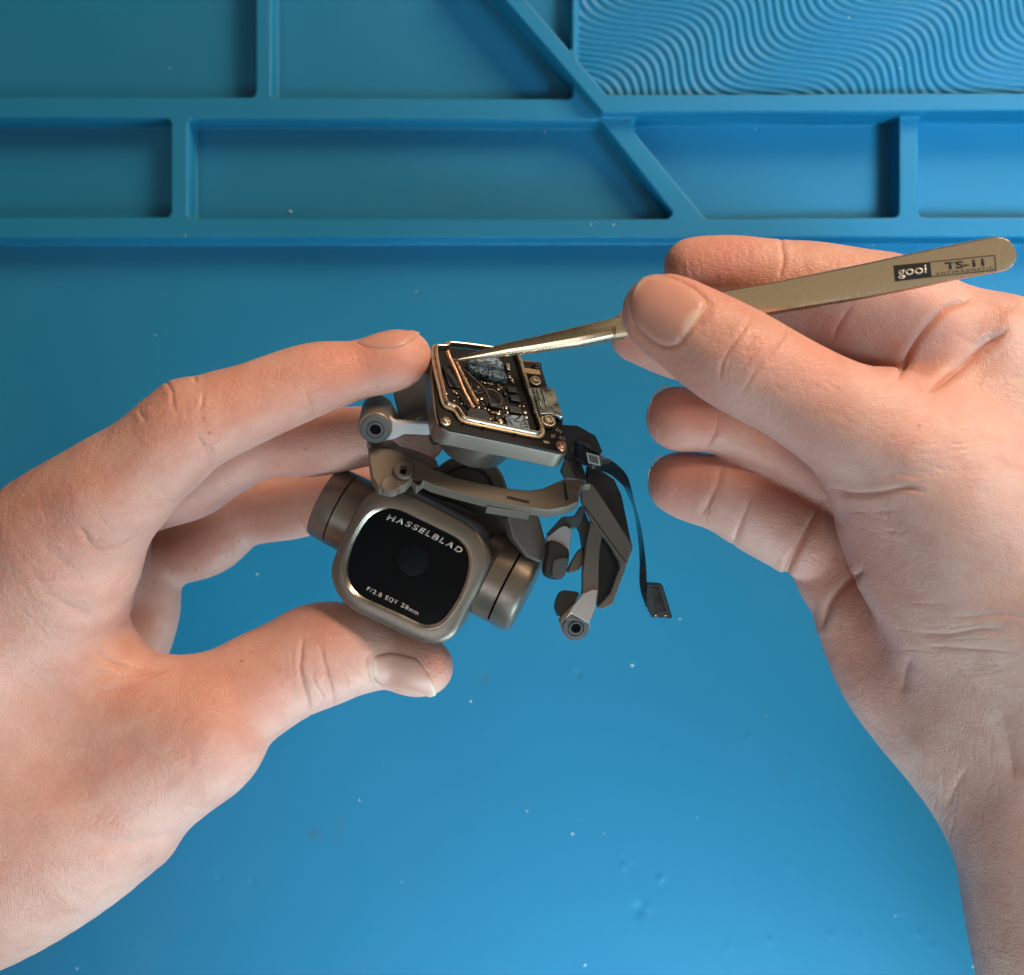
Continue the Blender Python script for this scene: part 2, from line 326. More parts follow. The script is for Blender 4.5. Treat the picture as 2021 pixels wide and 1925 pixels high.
def build_mat():
    Z1, Z2 = 8.0, 12.5
    def W(pts, z): return [(P(x, y, z).x/MM, P(x, y, z).y/MM) for x, y in pts]
    xs = np.arange(-230, 230.01, 0.42)
    y_fine = np.arange(66, 152.01, 0.30)
    y_co = np.arange(-210, 66, 0.9)
    xa, ya = xs, np.concatenate([y_co, y_fine])
    X, Y = np.meshgrid(xa, ya, indexing='ij')
    Zm = np.full(X.shape, Z1)
    def cut(Zc, pts, z, floor, rad=1.6, edge=0.8):
        d = poly_sd(X, Y, W(pts, z), rad)
        t = np.clip((-d+0.15)/edge, 0, 1); t = t*t*(3-2*t)
        return Zc*(1-t)+floor*t
    pockets = [
        ([(-700, -500), (504, -500), (504, 192), (-700, 192)]),
        ([(535, -500), (700, -500), (1500, 690), (1060, 194), (535, 193)]),
        ([(-700, 233), (336, 234), (336, 429), (-700, 429)]),
        ([(371, 235), (1183, 237), (1326, 418), (1322, 432), (371, 431)]),
        ([(1250, 232), (1774, 226), (1774, 429), (1395, 433), (1250, 258)]),
        ([(1813, 226), (2900, 226), (2900, 429), (1813, 429)]),
    ]
    pockets[1] = [(535, -500), (1130, -500), (1130, 195), (535, 193)]
    for p in pockets: Zm = cut(Zm, p, Z1, 0.0)
    # main work field below the lowest wall
    Zm = cut(Zm, [(-900, 471), (2900, 467), (2900, 2600), (-900, 2600)], Z1, 0.0, 1.0, 0.8)
    # raised frame round the ribbed field
    fr = poly_sd(X, Y, W([(585, -500), (991, 0), (1187, 225), (2950, 219), (2950, -500)], Z2), 1.0)
    t = np.clip((-fr+0.1)/0.7, 0, 1); t = t*t*(3-2*t)
    Zf = np.full(X.shape, Z2)
    k = (H-8.0)/F
    # ribs
    px = X/k+CX; py = -Y/k+CY
    u = 0.83*px-0.56*py; v = 0.56*px+0.83*py
    vf = (0.56*1321+717/2.814)
    phi = u-0.35*v-0.85*256/(2*math.pi)*np.sin(2*math.pi*(v-vf)/256.0)
    s = 0.5+0.5*np.cos(2*math.pi*phi/17.5)
    ribs = 7.2+0.68*(1-(1-s)**1.5)
    d = poly_sd(X, Y, W([(1138, -500), (1138, 116), (1198, 188), (2900, 181), (2900, -500)], Z2), 0.8)
    tt = np.clip(-d/0.6, 0, 1); tt = tt*tt*(3-2*tt); Zf = Zf*(1-tt)+ribs*tt
    d = poly_sd(X, Y, W([(640, -500), (1038, 0), (1128, 104), (1128, -500)], Z2), 0.5)
    tt = np.clip(-d/0.7, 0, 1); tt = tt*tt*(3-2*tt); Zf = Zf*(1-tt)+6.5*tt
    Zm = Zm*(1-t)+Zf*t
    # dents and pimples of the worn field, and its stains
    st = np.zeros(X.shape)
    def dent(px_, py_, r, a):
        c = P(px_, py_, 0); q = ((X-c.x/MM)**2+(Y-c.y/MM)**2)/(r*r); return a*np.exp(-q)
    dents = [(432, 1735, 1.5, -.35), (498, 1741, 1.5, -.35), (1230, 1710, 1.2, .4), (1250, 1712, 1.0, -.3), (1305, 1735, 1.2, .5), (1262, 1795, 2.2, -.5), (1278, 1790, 1.4, .4), (1310, 1742, 1, -.3),
             (1478, 1455, 1.3, .4), (1555, 1708, 1.4, .35), (1520, 1857, 1.1, .3), (1437, 1872, 1.1, .35), (1783, 1650, 1.2, .35), (1640, 1846, 1.2, .4), (1697, 1847, 1.1, .3), (1813, 1842, 1.2, .4),
             (1838, 1868, 1.1, .35), (1784, 1798, 1.2, .35), (1128, 1322, 1, .4), (1143, 1330, 1, -.5), (1210, 1440, 1.4, .3), (1540, 1530, 1.5, -.2), (955, 1338, 2, -.25), (1830, 1655, 1, .3), (730, 1842, 1.3, .25), (1405, 1358, 1.2, -.25), (920, 1605, 1.4, -.2)]
    for a_, b_, r_, h_ in dents: Zm = Zm+dent(a_, b_, r_*0.8, h_*0.55)
    for a_, b_, r_, h_ in [(620, 1647, 2.0, .7), (660, 1658, 1.4, .45), (675, 1625, 2.0, .3), (958, 1336, 1.3, .6), (948, 1340, 1.2, .5), (1143, 1330, .7, .9), (1548, 1534, 1.2, .3), (828, 585, 1.5, .25), (1512, 1413, .6, .6)]:
        st = np.maximum(st, dent(a_, b_, r_, h_))
    nx, ny = X.shape
    V = np.stack([X.ravel(), Y.ravel(), Zm.ravel()], 1)*MM
    I = np.arange(nx*ny).reshape(nx, ny)
    Q = np.stack([I[:-1, :-1].ravel(), I[1:, :-1].ravel(), I[1:, 1:].ravel(), I[:-1, 1:].ravel()], 1)
    o = np_mesh('silicone_mat', V, Q, M['mat'])
    a = o.data.attributes.new('stain', 'FLOAT', 'POINT'); a.data.foreach_set('value', st.ravel().astype(np.float32))
    m = o.modifiers.new('thickness', 'SOLIDIFY'); m.thickness = 0.002; m.offset = -1
    tag(o, 'blue silicone repair mat with moulded trays and a ribbed field', 'mat')
    return o
mat_o = build_mat()
tb = mesh_obj('table', [(x*0.6, y*0.5, z) for x in (-1, 1) for y in (-1, 1) for z in (-0.03, -0.004)],
              [[0, 1, 3, 2], [4, 6, 7, 5], [0, 4, 5, 1], [2, 3, 7, 6], [0, 2, 6, 4], [1, 5, 7, 3]], simple('table_top', (0.35, 0.30, 0.25), 0.5), None, False)
tag(tb, kind='structure')
def build_dust():
    vs = []; fs = []
    pts = [(573, 418, 1.0, 0), (335, 134, .5, 0), (508, 1134, .8, 0), (1248, 1313, 1.3, 0), (929, 1384, .9, 0), (458, 1558, .6, 0), (709, 1580, .7, 0), (1040, 1601, .9, 0), (1130, 1645, 1.0, 0), (1192, 1646, .7, 0),
           (1154, 1905, 1.1, 0), (1376, 1614, .4, 0), (794, 1742, .45, 0), (65, 1855, .9, 0), (152, 1912, .7, 0), (1076, 262, .8, 0), (1167, 443, .6, 8), (1211, 444, .6, 8), (366, 465, .5, 8), (1491, 255, .5, 0), (1816, 187, .9, 12), (1813, 481, 1.1, 0),
           (1723, 483, .7, 0), (307, 661, .6, 0), (1768, 1808, .7, 0), (1921, 1908, 1.0, 0), (822, 575, .6, 0), (1675, 35, .6, 8), (1776, 135, .5, 8), (1342, 1222, .6, 0), (1146, 1618, .3, 0), (1230, 1690, .3, 0), (1512, 1413, .4, 0)]
    for (x, y, s, z) in pts:
        c = P(x, y, z+0.15); b0 = len(vs)
        for k in range(3):
            for j in range(5):
                t = j*1.2566+random.random()*0.6; r = (0.42 if k == 1 else 0.2)*s*(0.7+random.random()*0.6)
                vs.append(c+Vector((math.cos(t)*r, math.sin(t)*r*random.uniform(.6, 1), (k-1)*0.12*s))*MM)
        for k in range(2):
            for j in range(5): fs.append([b0+k*5+j, b0+k*5+(j+1) % 5, b0+(k+1)*5+(j+1) % 5, b0+(k+1)*5+j])
        fs.append([b0+4-j for j in range(5)]); fs.append([b0+10+j for j in range(5)])
    o = mesh_obj('dust', vs, fs, M['dust']); tag(o, 'tiny white dust specks scattered over the blue mat', 'dust', kind='stuff')
build_dust()

# ------------------------------------------------------------------ hands: smooth solids grown from bone chains
VOX = 0.66
def chain_samples(pts, k=6):
    s = []
    for (x, y, z, r) in pts:
        p = P(x, y, z)/MM; s.append((p.x, p.y, p.z, r*(H-z)/F))
    return [tuple(q) for q in smooth_open(s, k)]
def smin(a, b, k):
    h = np.maximum(k-np.abs(a-b), 0)/k
    return np.minimum(a, b)-h*h*k*0.25
def chain_field(grid, pts, zs=1.0, pad=8.0, k=6):
    o, shape = grid; D = np.full(shape, 50.0, np.float32)
    S = chain_samples(pts, k)
    for (a, b) in zip(S[:-1], S[1:]):
        lo = []; hi = []
        for ax in range(3):
            ra = a[3]*(zs if ax == 2 else 1)+pad; rb = b[3]*(zs if ax == 2 else 1)+pad
            lo.append(max(0, int((min(a[ax]-ra, b[ax]-rb)-o[ax])/VOX))); hi.append(min(shape[ax], int((max(a[ax]+ra, b[ax]+rb)-o[ax])/VOX)+2))
        if any(l >= h for l, h in zip(lo, hi)): continue
        gx = (o[0]+np.arange(lo[0], hi[0])*VOX)[:, None, None]; gy = (o[1]+np.arange(lo[1], hi[1])*VOX)[None, :, None]; gz = ((o[2]+np.arange(lo[2], hi[2])*VOX)/zs)[None, None, :]
        ax_, ay_, az_ = a[0], a[1], a[2]/zs; ex, ey, ez = b[0]-ax_, b[1]-ay_, b[2]/zs-az_
        L = ex*ex+ey*ey+ez*ez+1e-9
        t = np.clip(((gx-ax_)*ex+(gy-ay_)*ey+(gz-az_)*ez)/L, 0, 1).astype(np.float32)
        d = np.sqrt((gx-ax_-t*ex)**2+(gy-ay_-t*ey)**2+(gz-az_-t*ez)**2)-(a[3]+t*(b[3]-a[3]))
        sl = (slice(lo[0], hi[0]), slice(lo[1], hi[1]), slice(lo[2], hi[2]))
        D[sl] = np.minimum(D[sl], d)
    return D
def surface_nets(D, o):
    S = D < 0
    c = np.zeros(tuple(n-1 for n in D.shape), np.uint8)
    for i in (0, 1):
        for j in (0, 1):
            for k in (0, 1):
                c += S[i:D.shape[0]-1+i, j:D.shape[1]-1+j, k:D.shape[2]-1+k]
    idx = np.argwhere((c > 0) & (c < 8)); vid = np.full(c.shape, -1, np.int64); vid[tuple(idx.T)] = np.arange(len(idx))
    cv = {}
    for i in (0, 1):
        for j in (0, 1):
            for k in (0, 1): cv[(i, j, k)] = D[idx[:, 0]+i, idx[:, 1]+j, idx[:, 2]+k].astype(float)
    acc = np.zeros((len(idx), 3)); cnt = np.zeros(len(idx))
    for a in cv:
        for ax in range(3):
            if a[ax] == 0:
                b = list(a); b[ax] = 1; b = tuple(b)
                va, vb = cv[a], cv[b]; m = (va < 0) != (vb < 0)
                t = np.where(m, va/(va-vb+1e-12*(va == vb)), 0)
                p = np.tile(np.array(a, float), (len(idx), 1)); p[:, ax] += t
                acc[m] += p[m]; cnt[m] += 1
    V = (idx+acc/cnt[:, None])*VOX+np.array(o)
    F_ = []
    for ax in range(3):
        sl0 = [slice(1, -1)]*3; sl0[ax] = slice(0, -1); sl1 = list(sl0); sl1[ax] = slice(1, None)
        A = S[tuple(sl0)]; B = S[tuple(sl1)]
        e = np.argwhere(A != B); off = np.array([1, 1, 1]); off[ax] = 0; e = e+off
        sa = S[tuple(e.T)]
        u, v = (ax+1) % 3, (ax+2) % 3
        def cell(du, dv):
            q = e.copy(); q[:, u] -= du; q[:, v] -= dv; return vid[tuple(q.T)]
        q = np.stack([cell(1, 1), cell(0, 1), cell(0, 0), cell(1, 0)], 1)
        q[~sa] = q[~sa][:, ::-1]; F_.append(q)
    return V, np.concatenate(F_)
def relax(V, Q, it=3, lam=0.5):
    E = np.concatenate([Q[:, [0, 1]], Q[:, [1, 2]], Q[:, [2, 3]], Q[:, [3, 0]]])
    for i in range(it):
        acc = np.zeros_like(V); cnt = np.zeros(len(V))
        for ax in range(3): acc[:, ax] = np.bincount(E[:, 0], V[E[:, 1], ax], len(V))+np.bincount(E[:, 1], V[E[:, 0], ax], len(V))
        cnt = np.bincount(E[:, 0], minlength=len(V))+np.bincount(E[:, 1], minlength=len(V))
        V = V+(acc/cnt[:, None]-V)*lam
    return V
def build_hand(palm, fingers, creases, blush, kpalm, kfing, bumps=(), fine=()):
    fr_ = random.Random(11); creases = list(creases)
    for (x, y, sx, sy, ang, n_, ln, dp) in fine:
        for _ in range(n_):
            a_ = math.radians(ang+fr_.uniform(-11, 11)); L_ = ln*fr_.uniform(.5, 1.2)/2; cx_, cy_ = x+fr_.uniform(-sx, sx), y+fr_.uniform(-sy, sy); bow = fr_.uniform(-4, 4)
            creases.append(([(cx_-L_*math.cos(a_), cy_-L_*math.sin(a_)), (cx_+bow*math.sin(a_), cy_-bow*math.cos(a_)), (cx_+L_*math.cos(a_), cy_+L_*math.sin(a_))], fr_.uniform(.25, .4), dp*fr_.uniform(.6, 1.3)))
    allp = [q for ch in palm+fingers for q in chain_samples(ch[0], 3)]
    lo = np.array([min(q[a]-q[3]*(1 if a < 2 else 1) for q in allp) for a in range(3)])-3
    hi = np.array([max(q[a]+q[3] for q in allp) for a in range(3)])+3
    lo[2] = max(lo[2], 3.0)
    shape = tuple(int(v)+1 for v in (hi-lo)/VOX); grid = (lo, shape)
    Pm = None
    for ch, zs, k in palm:
        d = chain_field(grid, ch, zs); Pm = d if Pm is None else smin(Pm, d, k)
    Fin = Pm
    for ch, zs, k in fingers:
        d = chain_field(grid, ch, zs); f = smin(Pm, d, k) if k > 0 else np.minimum(Pm, d)
        Fin = smin(Fin, f, kfing)
    V, Q = surface_nets(Fin, lo)
    V = relax(V, Q, 4, 0.5)
    o = np_mesh('hand', V*MM, Q, M['skin'])
    md = o.modifiers.new('s', 'SUBSURF'); md.levels = 1; md.render_levels = 1
    dg = bpy.context.evaluated_depsgraph_get(); me = bpy.data.meshes.new_from_object(o.evaluated_get(dg)); o.modifiers.clear()
    old = o.data; o.data = me; bpy.data.meshes.remove(old)
    n = len(me.vertices); V = np.empty(n*3, np.float32); me.vertices.foreach_get('co', V); V = V.reshape(-1, 3).astype(float)
    N = np.empty(n*3, np.float32); me.vertices.foreach_get('normal', N); N = N.reshape(-1, 3).astype(float)
    zz = V[:, 2]/MM; k = F/(H-zz); px = V[:, 0]/MM*k+CX; py = -V[:, 1]/MM*k+CY
    disp = np.zeros(n)
    for cr in creases:
        pts, wd, dp = cr[:3]; zmin = cr[3] if len(cr) > 3 else 0
        pts = [tuple(q) for q in smooth_open(pts, 4)]
        A = np.array(pts); R = wd*9*5
        sel = np.where((px > A[:, 0].min()-R) & (px < A[:, 0].max()+R) & (py > A[:, 1].min()-R) & (py < A[:, 1].max()+R) & (N[:, 2] > -0.35) & (zz > zmin))[0]
        if len(sel) == 0: continue
        qx, qy = px[sel], py[sel]; best = np.full(len(sel), 1e9); tb_ = np.zeros(len(sel)); m = len(pts)-1
        for i in range(m):
            ax_, ay_ = A[i]; ex, ey = A[i+1]-A[i]; t = np.clip(((qx-ax_)*ex+(qy-ay_)*ey)/(ex*ex+ey*ey+1e-9), 0, 1)
            d = np.hypot(qx-ax_-t*ex, qy-ay_-t*ey); b_ = d < best; best = np.where(b_, d, best); tb_ = np.where(b_, (i+t)/m, tb_)
        dm = best/k[sel]
        tap = np.clip(np.minimum(tb_, 1-tb_)*5+0.25, 0, 1)
        disp[sel] -= dp*tap*(np.exp(-(dm/(wd*0.8))**1.25)-0.10*np.exp(-((dm-2.8*wd)/(1.5*wd))**2))
    for (x, y, r, a, zmin) in bumps:
        d = np.hypot(px-x, py-y); disp += np.where((N[:, 2] > -0.3) & (zz > zmin), a*np.exp(-(d/r)**2), 0)
    V = V+N*disp[:, None]*MM
    me.vertices.foreach_set('co', V.astype(np.float32).ravel()); me.update()
    bl = np.zeros(n)
    for (x, y, r, a) in blush: bl = np.maximum(bl, a*np.exp(-((px-x)**2+(py-y)**2)/(r*r)))
    at = me.attributes.new('blush', 'FLOAT', 'POINT'); at.data.foreach_set('value', bl.astype(np.float32))
    return o
def nail(hand, outline, distal, parent, lunula=None, lift=0.32, sink=0.25):
    """a curved nail plate laid on the finger; distal = px point beyond the free edge; lunula = px point at the root"""
    bvh = BVHTree.FromObject(hand, bpy.context.evaluated_depsgraph_get())
    cam_p = Vector((0, 0, H*MM))
    pts = smooth_closed(outline, 4); n = len(pts); c = np.array(pts).mean(0)
    dd = np.array(distal)-c; dd = dd/np.linalg.norm(dd); ext = max((np.array(p)-c)@dd for p in pts); exm = min((np.array(p)-c)@dd for p in pts)
    vs = []; cols = []; rings = [0.0, 0.2, 0.4, 0.6, 0.75, 0.86, 0.94, 1.0]; last = None
    for t in rings:
        for p in (pts if t > 0 else [tuple(c)]):
            q = c+(np.array(p)-c)*t; d = P(q[0], q[1], 0)-cam_p
            h, nn, _, _ = bvh.ray_cast(cam_p, d.normalized())
            f = 1.0
            while (h is None or (last is not None and abs(h.z-last.z) > 0.006)) and f > 0.9:
                f -= 0.01; q2 = c+(q-c)*f; h, nn, _, _ = bvh.ray_cast(cam_p, (P(q2[0], q2[1], 0)-cam_p).normalized())
            if h is None: h, nn = last, Vector((0, 0, 1))
            last = h
            al = (q-c)@dd/ext                       # 1 at the free edge
            fr = max(0, min(1, (al-0.55)/0.3))
            edge = max(0, (t-0.8)/0.2)**2
            off = lift-(lift+sink)*edge*(1-fr)+0.12*fr*edge
            vs.append(h+nn*off*MM)
            a2 = (q-c)@dd/(ext if (q-c)@dd > 0 else -exm)
            col = np.array([0.60, 0.32, 0.26])
            if lunula is not None:
                g = 1/(1+math.exp((math.hypot(q[0]-lunula[0], q[1]-lunula[1])-lunula[2])/1.6)); col = col*(1-g)+np.array([0.68, 0.50, 0.40])*g
            g = 1/(1+math.exp(-((q-c)@dd/ext-0.90)/0.03))*(1 if t > 0.83 else 0); col = col*(1-g)+np.array([0.80, 0.66, 0.52])*g
            cols.append((*col, 1))
    fs = [[0, 1+i, 1+(i+1) % n] for i in range(n)]
    for r in range(len(rings)-2):
        b0 = 1+r*n
        for i in range(n): fs.append([b0+i, b0+n+i, b0+n+(i+1) % n, b0+(i+1) % n])
    # rim folded down into the skin
    b0 = 1+(len(rings)-2)*n
    for i in range(n):
        v = vs[b0+i]; vs.append(v+(P(*c, 0)-P(*pts[i], 0)).normalized()*0.25*MM-Vector((0, 0, 0.45*MM))); cols.append(cols[b0+i])
    for i in range(n): fs.append([b0+i, b0+n+i, b0+n+(i+1) % n, b0+(i+1) % n])
    o = mesh_obj('nail', vs, fs, M['nail'], parent)
    a = o.data.color_attributes.new('tone', 'FLOAT_COLOR', 'POINT')
    for i, cc in enumerate(cols): a.data[i].color = cc
    return o

# left hand -------------------------------------------------------
NL_TH = [(735, 1296), (732, 1312), (733, 1331), (740, 1348), (756, 1357), (797, 1363), (831, 1370), (858, 1374), (856, 1353), (843, 1328), (827, 1301), (808, 1294), (774, 1287), (751, 1290)]
NL_IX = [(702, 677), (720, 667), (745, 659), (775, 655), (805, 653), (824, 653), (829, 658), (816, 670), (801, 683), (780, 688), (750, 690), (722, 686)]
left = build_hand(
    palm=[([(228, 968, 98, 104), (110, 1075, 92, 135), (20, 1180, 85, 170), (-120, 1300, 78, 220)], 1.0, 8),
          ([(150, 1130, 88, 100), (150, 1240, 84, 66), (215, 1370, 80, 92), (300, 1440, 80, 110)], 1.0, 12),
          ([(365, 1455, 80, 136), (250, 1512, 78, 170), (120, 1588, 74, 214), (-60, 1675, 70, 236), (-260, 1740, 66, 240), (-480, 1800, 62, 235)], 0.85, 12),
          ([(20, 1180, 80, 150), (40, 1380, 74, 200), (-60, 1560, 70, 230), (-250, 1650, 66, 240)], 0.85, 14),
          ([(60, 1100, 60, 120), (190, 1110, 58, 95), (262, 1182, 52, 88), (200, 1320, 52, 110)], 0.8, 8)],
    fingers=[([(110, 1060, 94, 130), (228, 965, 100, 104), (310, 898, 102, 99), (378, 842, 103, 95), (487, 800, 102, 81), (615, 750, 100, 73), (705, 731, 98, 59), (772, 713, 97, 61), (800, 704, 96, 52)], 1.0, 5),
             ([(200, 1430, 80, 120), (365, 1450, 80, 136), (440, 1398, 78, 113), (512, 1352, 76, 105), (572, 1320, 75, 101), (632, 1293, 74, 104), (690, 1285, 73, 90), (762, 1294, 72, 67), (815, 1308, 72, 67), (836, 1316, 72, 59)], 0.92, 6),
             ([(150, 1040, 78, 90), (270, 985, 76, 75), (375, 955, 75, 72), (430, 925, 75, 66), (520, 885, 76, 60), (620, 876, 77, 66), (720, 862, 77, 60), (800, 866, 76, 50), (832, 868, 76, 46)], 1.0, 5),
             ([(180, 1120, 54, 90), (300, 1090, 52, 74), (400, 1062, 50, 78), (475, 1014, 50, 69), (580, 1000, 52, 64), (680, 978, 54, 60), (740, 975, 56, 52)], 1.0, 4),
             ([(250, 1030, 70, 40), (262, 1095, 66, 34), (205, 1178, 66, 34), (150, 1250, 66, 40)], 1.0, 4)],
    creases=[([(598, 1255), (594, 1294), (592, 1319), (598, 1349), (607, 1379), (614, 1412)], 0.42, 0.62), ([(632, 1275), (639, 1306), (646, 1328), (653, 1356), (660, 1390)], 0.42, 0.55),
             ([(668, 1300), (676, 1319), (683, 1342), (688, 1374)], 0.3, 0.25), ([(616, 1330), (622, 1350), (634, 1370), (640, 1385)], 0.3, 0.3), ([(575, 1280), (577, 1310), (580, 1340)], 0.3, 0.12), ([(560, 1290), (562, 1320), (566, 1345)], 0.3, 0.1),
             ([(715, 1310), (718, 1330), (724, 1345)], 0.3, 0.2), ([(725, 1290), (723, 1312), (727, 1338), (738, 1355)], 0.35, 0.4),
             ([(120, 1185), (140, 1198), (158, 1205), (180, 1218)], 0.9, 0.35), ([(190, 1285), (205, 1297), (232, 1312), (278, 1322), (325, 1324)], 0.7, 0.5), ([(170, 1372), (201, 1366), (247, 1355), (294, 1335), (323, 1326)], 0.6, 0.35),
             ([(190, 1335), (240, 1335), (290, 1328)], 0.5, 0.2), ([(326, 752), (337, 768), (341, 780), (338, 803)], 0.35, 0.4), ([(382, 742), (386, 752)], .4, .5), ([(401, 775), (399, 790), (396, 812)], 0.35, 0.25), ([(274, 806), (278, 818), (288, 832)], 0.35, 0.28), ([(262, 812), (300, 796)], .4, .15),
             ([(388, 862), (400, 880), (413, 895), (421, 925)], 0.45, 0.35, 80), ([(404, 880), (416, 886), (425, 905)], 0.3, 0.2, 80), ([(603, 770), (608, 790), (614, 803), (626, 828)], 0.35, 0.25, 88),
             ([(160, 1040), (168, 1055), (181, 1077), (210, 1084), (246, 1075), (276, 1058)], 0.6, 0.4, 80), ([(75, 1065), (120, 1110), (170, 1150)], 1.2, 0.14, 80), ([(60, 1120), (100, 1175), (150, 1205)], 1.2, 0.14, 80),
             ([(449, 1020), (455, 1050), (460, 1075), (463, 1098)], 0.35, 0.35, 0), ([(456, 1030), (463, 1052), (472, 1080)], 0.3, 0.2), ([(583, 1000), (590, 1025), (600, 1045)], 0.35, 0.3, 0),
             ([(352, 1640), (300, 1655), (240, 1668), (190, 1672)], 1.4, 0.5), ([(345, 1455), (370, 1470), (378, 1500), (360, 1530)], 1.0, 0.15)],
    blush=[(700, 700, 110, .55), (780, 720, 70, .6), (480, 790, 90, .35), (860, 1310, 40, .6), (430, 1400, 110, .2), (540, 1360, 80, .3), (225, 1305, 30, .1), (320, 800, 60, .3), (90, 1000, 110, .25), (570, 880, 130, .35), (400, 1080, 60, .25), (650, 1260, 70, .3), (340, 860, 60, .25)],
    fine=[(575, 1340, 30, 60, 80, 8, 26, .10), (650, 1340, 40, 50, 84, 7, 22, .13), (120, 1130, 90, 110, 40, 14, 60, .09), (250, 1340, 70, 30, -12, 10, 60, .11), (340, 790, 60, 40, 85, 9, 24, .12), (230, 1600, 140, 120, -20, 26, 45, .06), (460, 1050, 15, 40, 80, 5, 26, .14), (590, 1020, 15, 30, 80, 4, 24, .12), (440, 1500, 60, 80, 60, 12, 40, .07)],
    kpalm=10, kfing=1.2,
    bumps=[(622, 1350, 14, .3, 60), (150, 990, 50, .8, 70), (335, 760, 26, .5, 80), (395, 745, 20, -.3, 80), (260, 1480, 60, -1.0, 60), (150, 1500, 120, -1.6, 50), (420, 1430, 60, .6, 60), (60, 1350, 60, -.8, 60), (330, 1690, 40, .7, 40)])
tag(left, 'left hand with index finger and thumb gripping the metal camera', 'hand')
nail(left, NL_TH, (900, 1335), left, (715, 1318, 30))
nail(left, NL_IX, (850, 655), left, None)
left.name = 'hand'

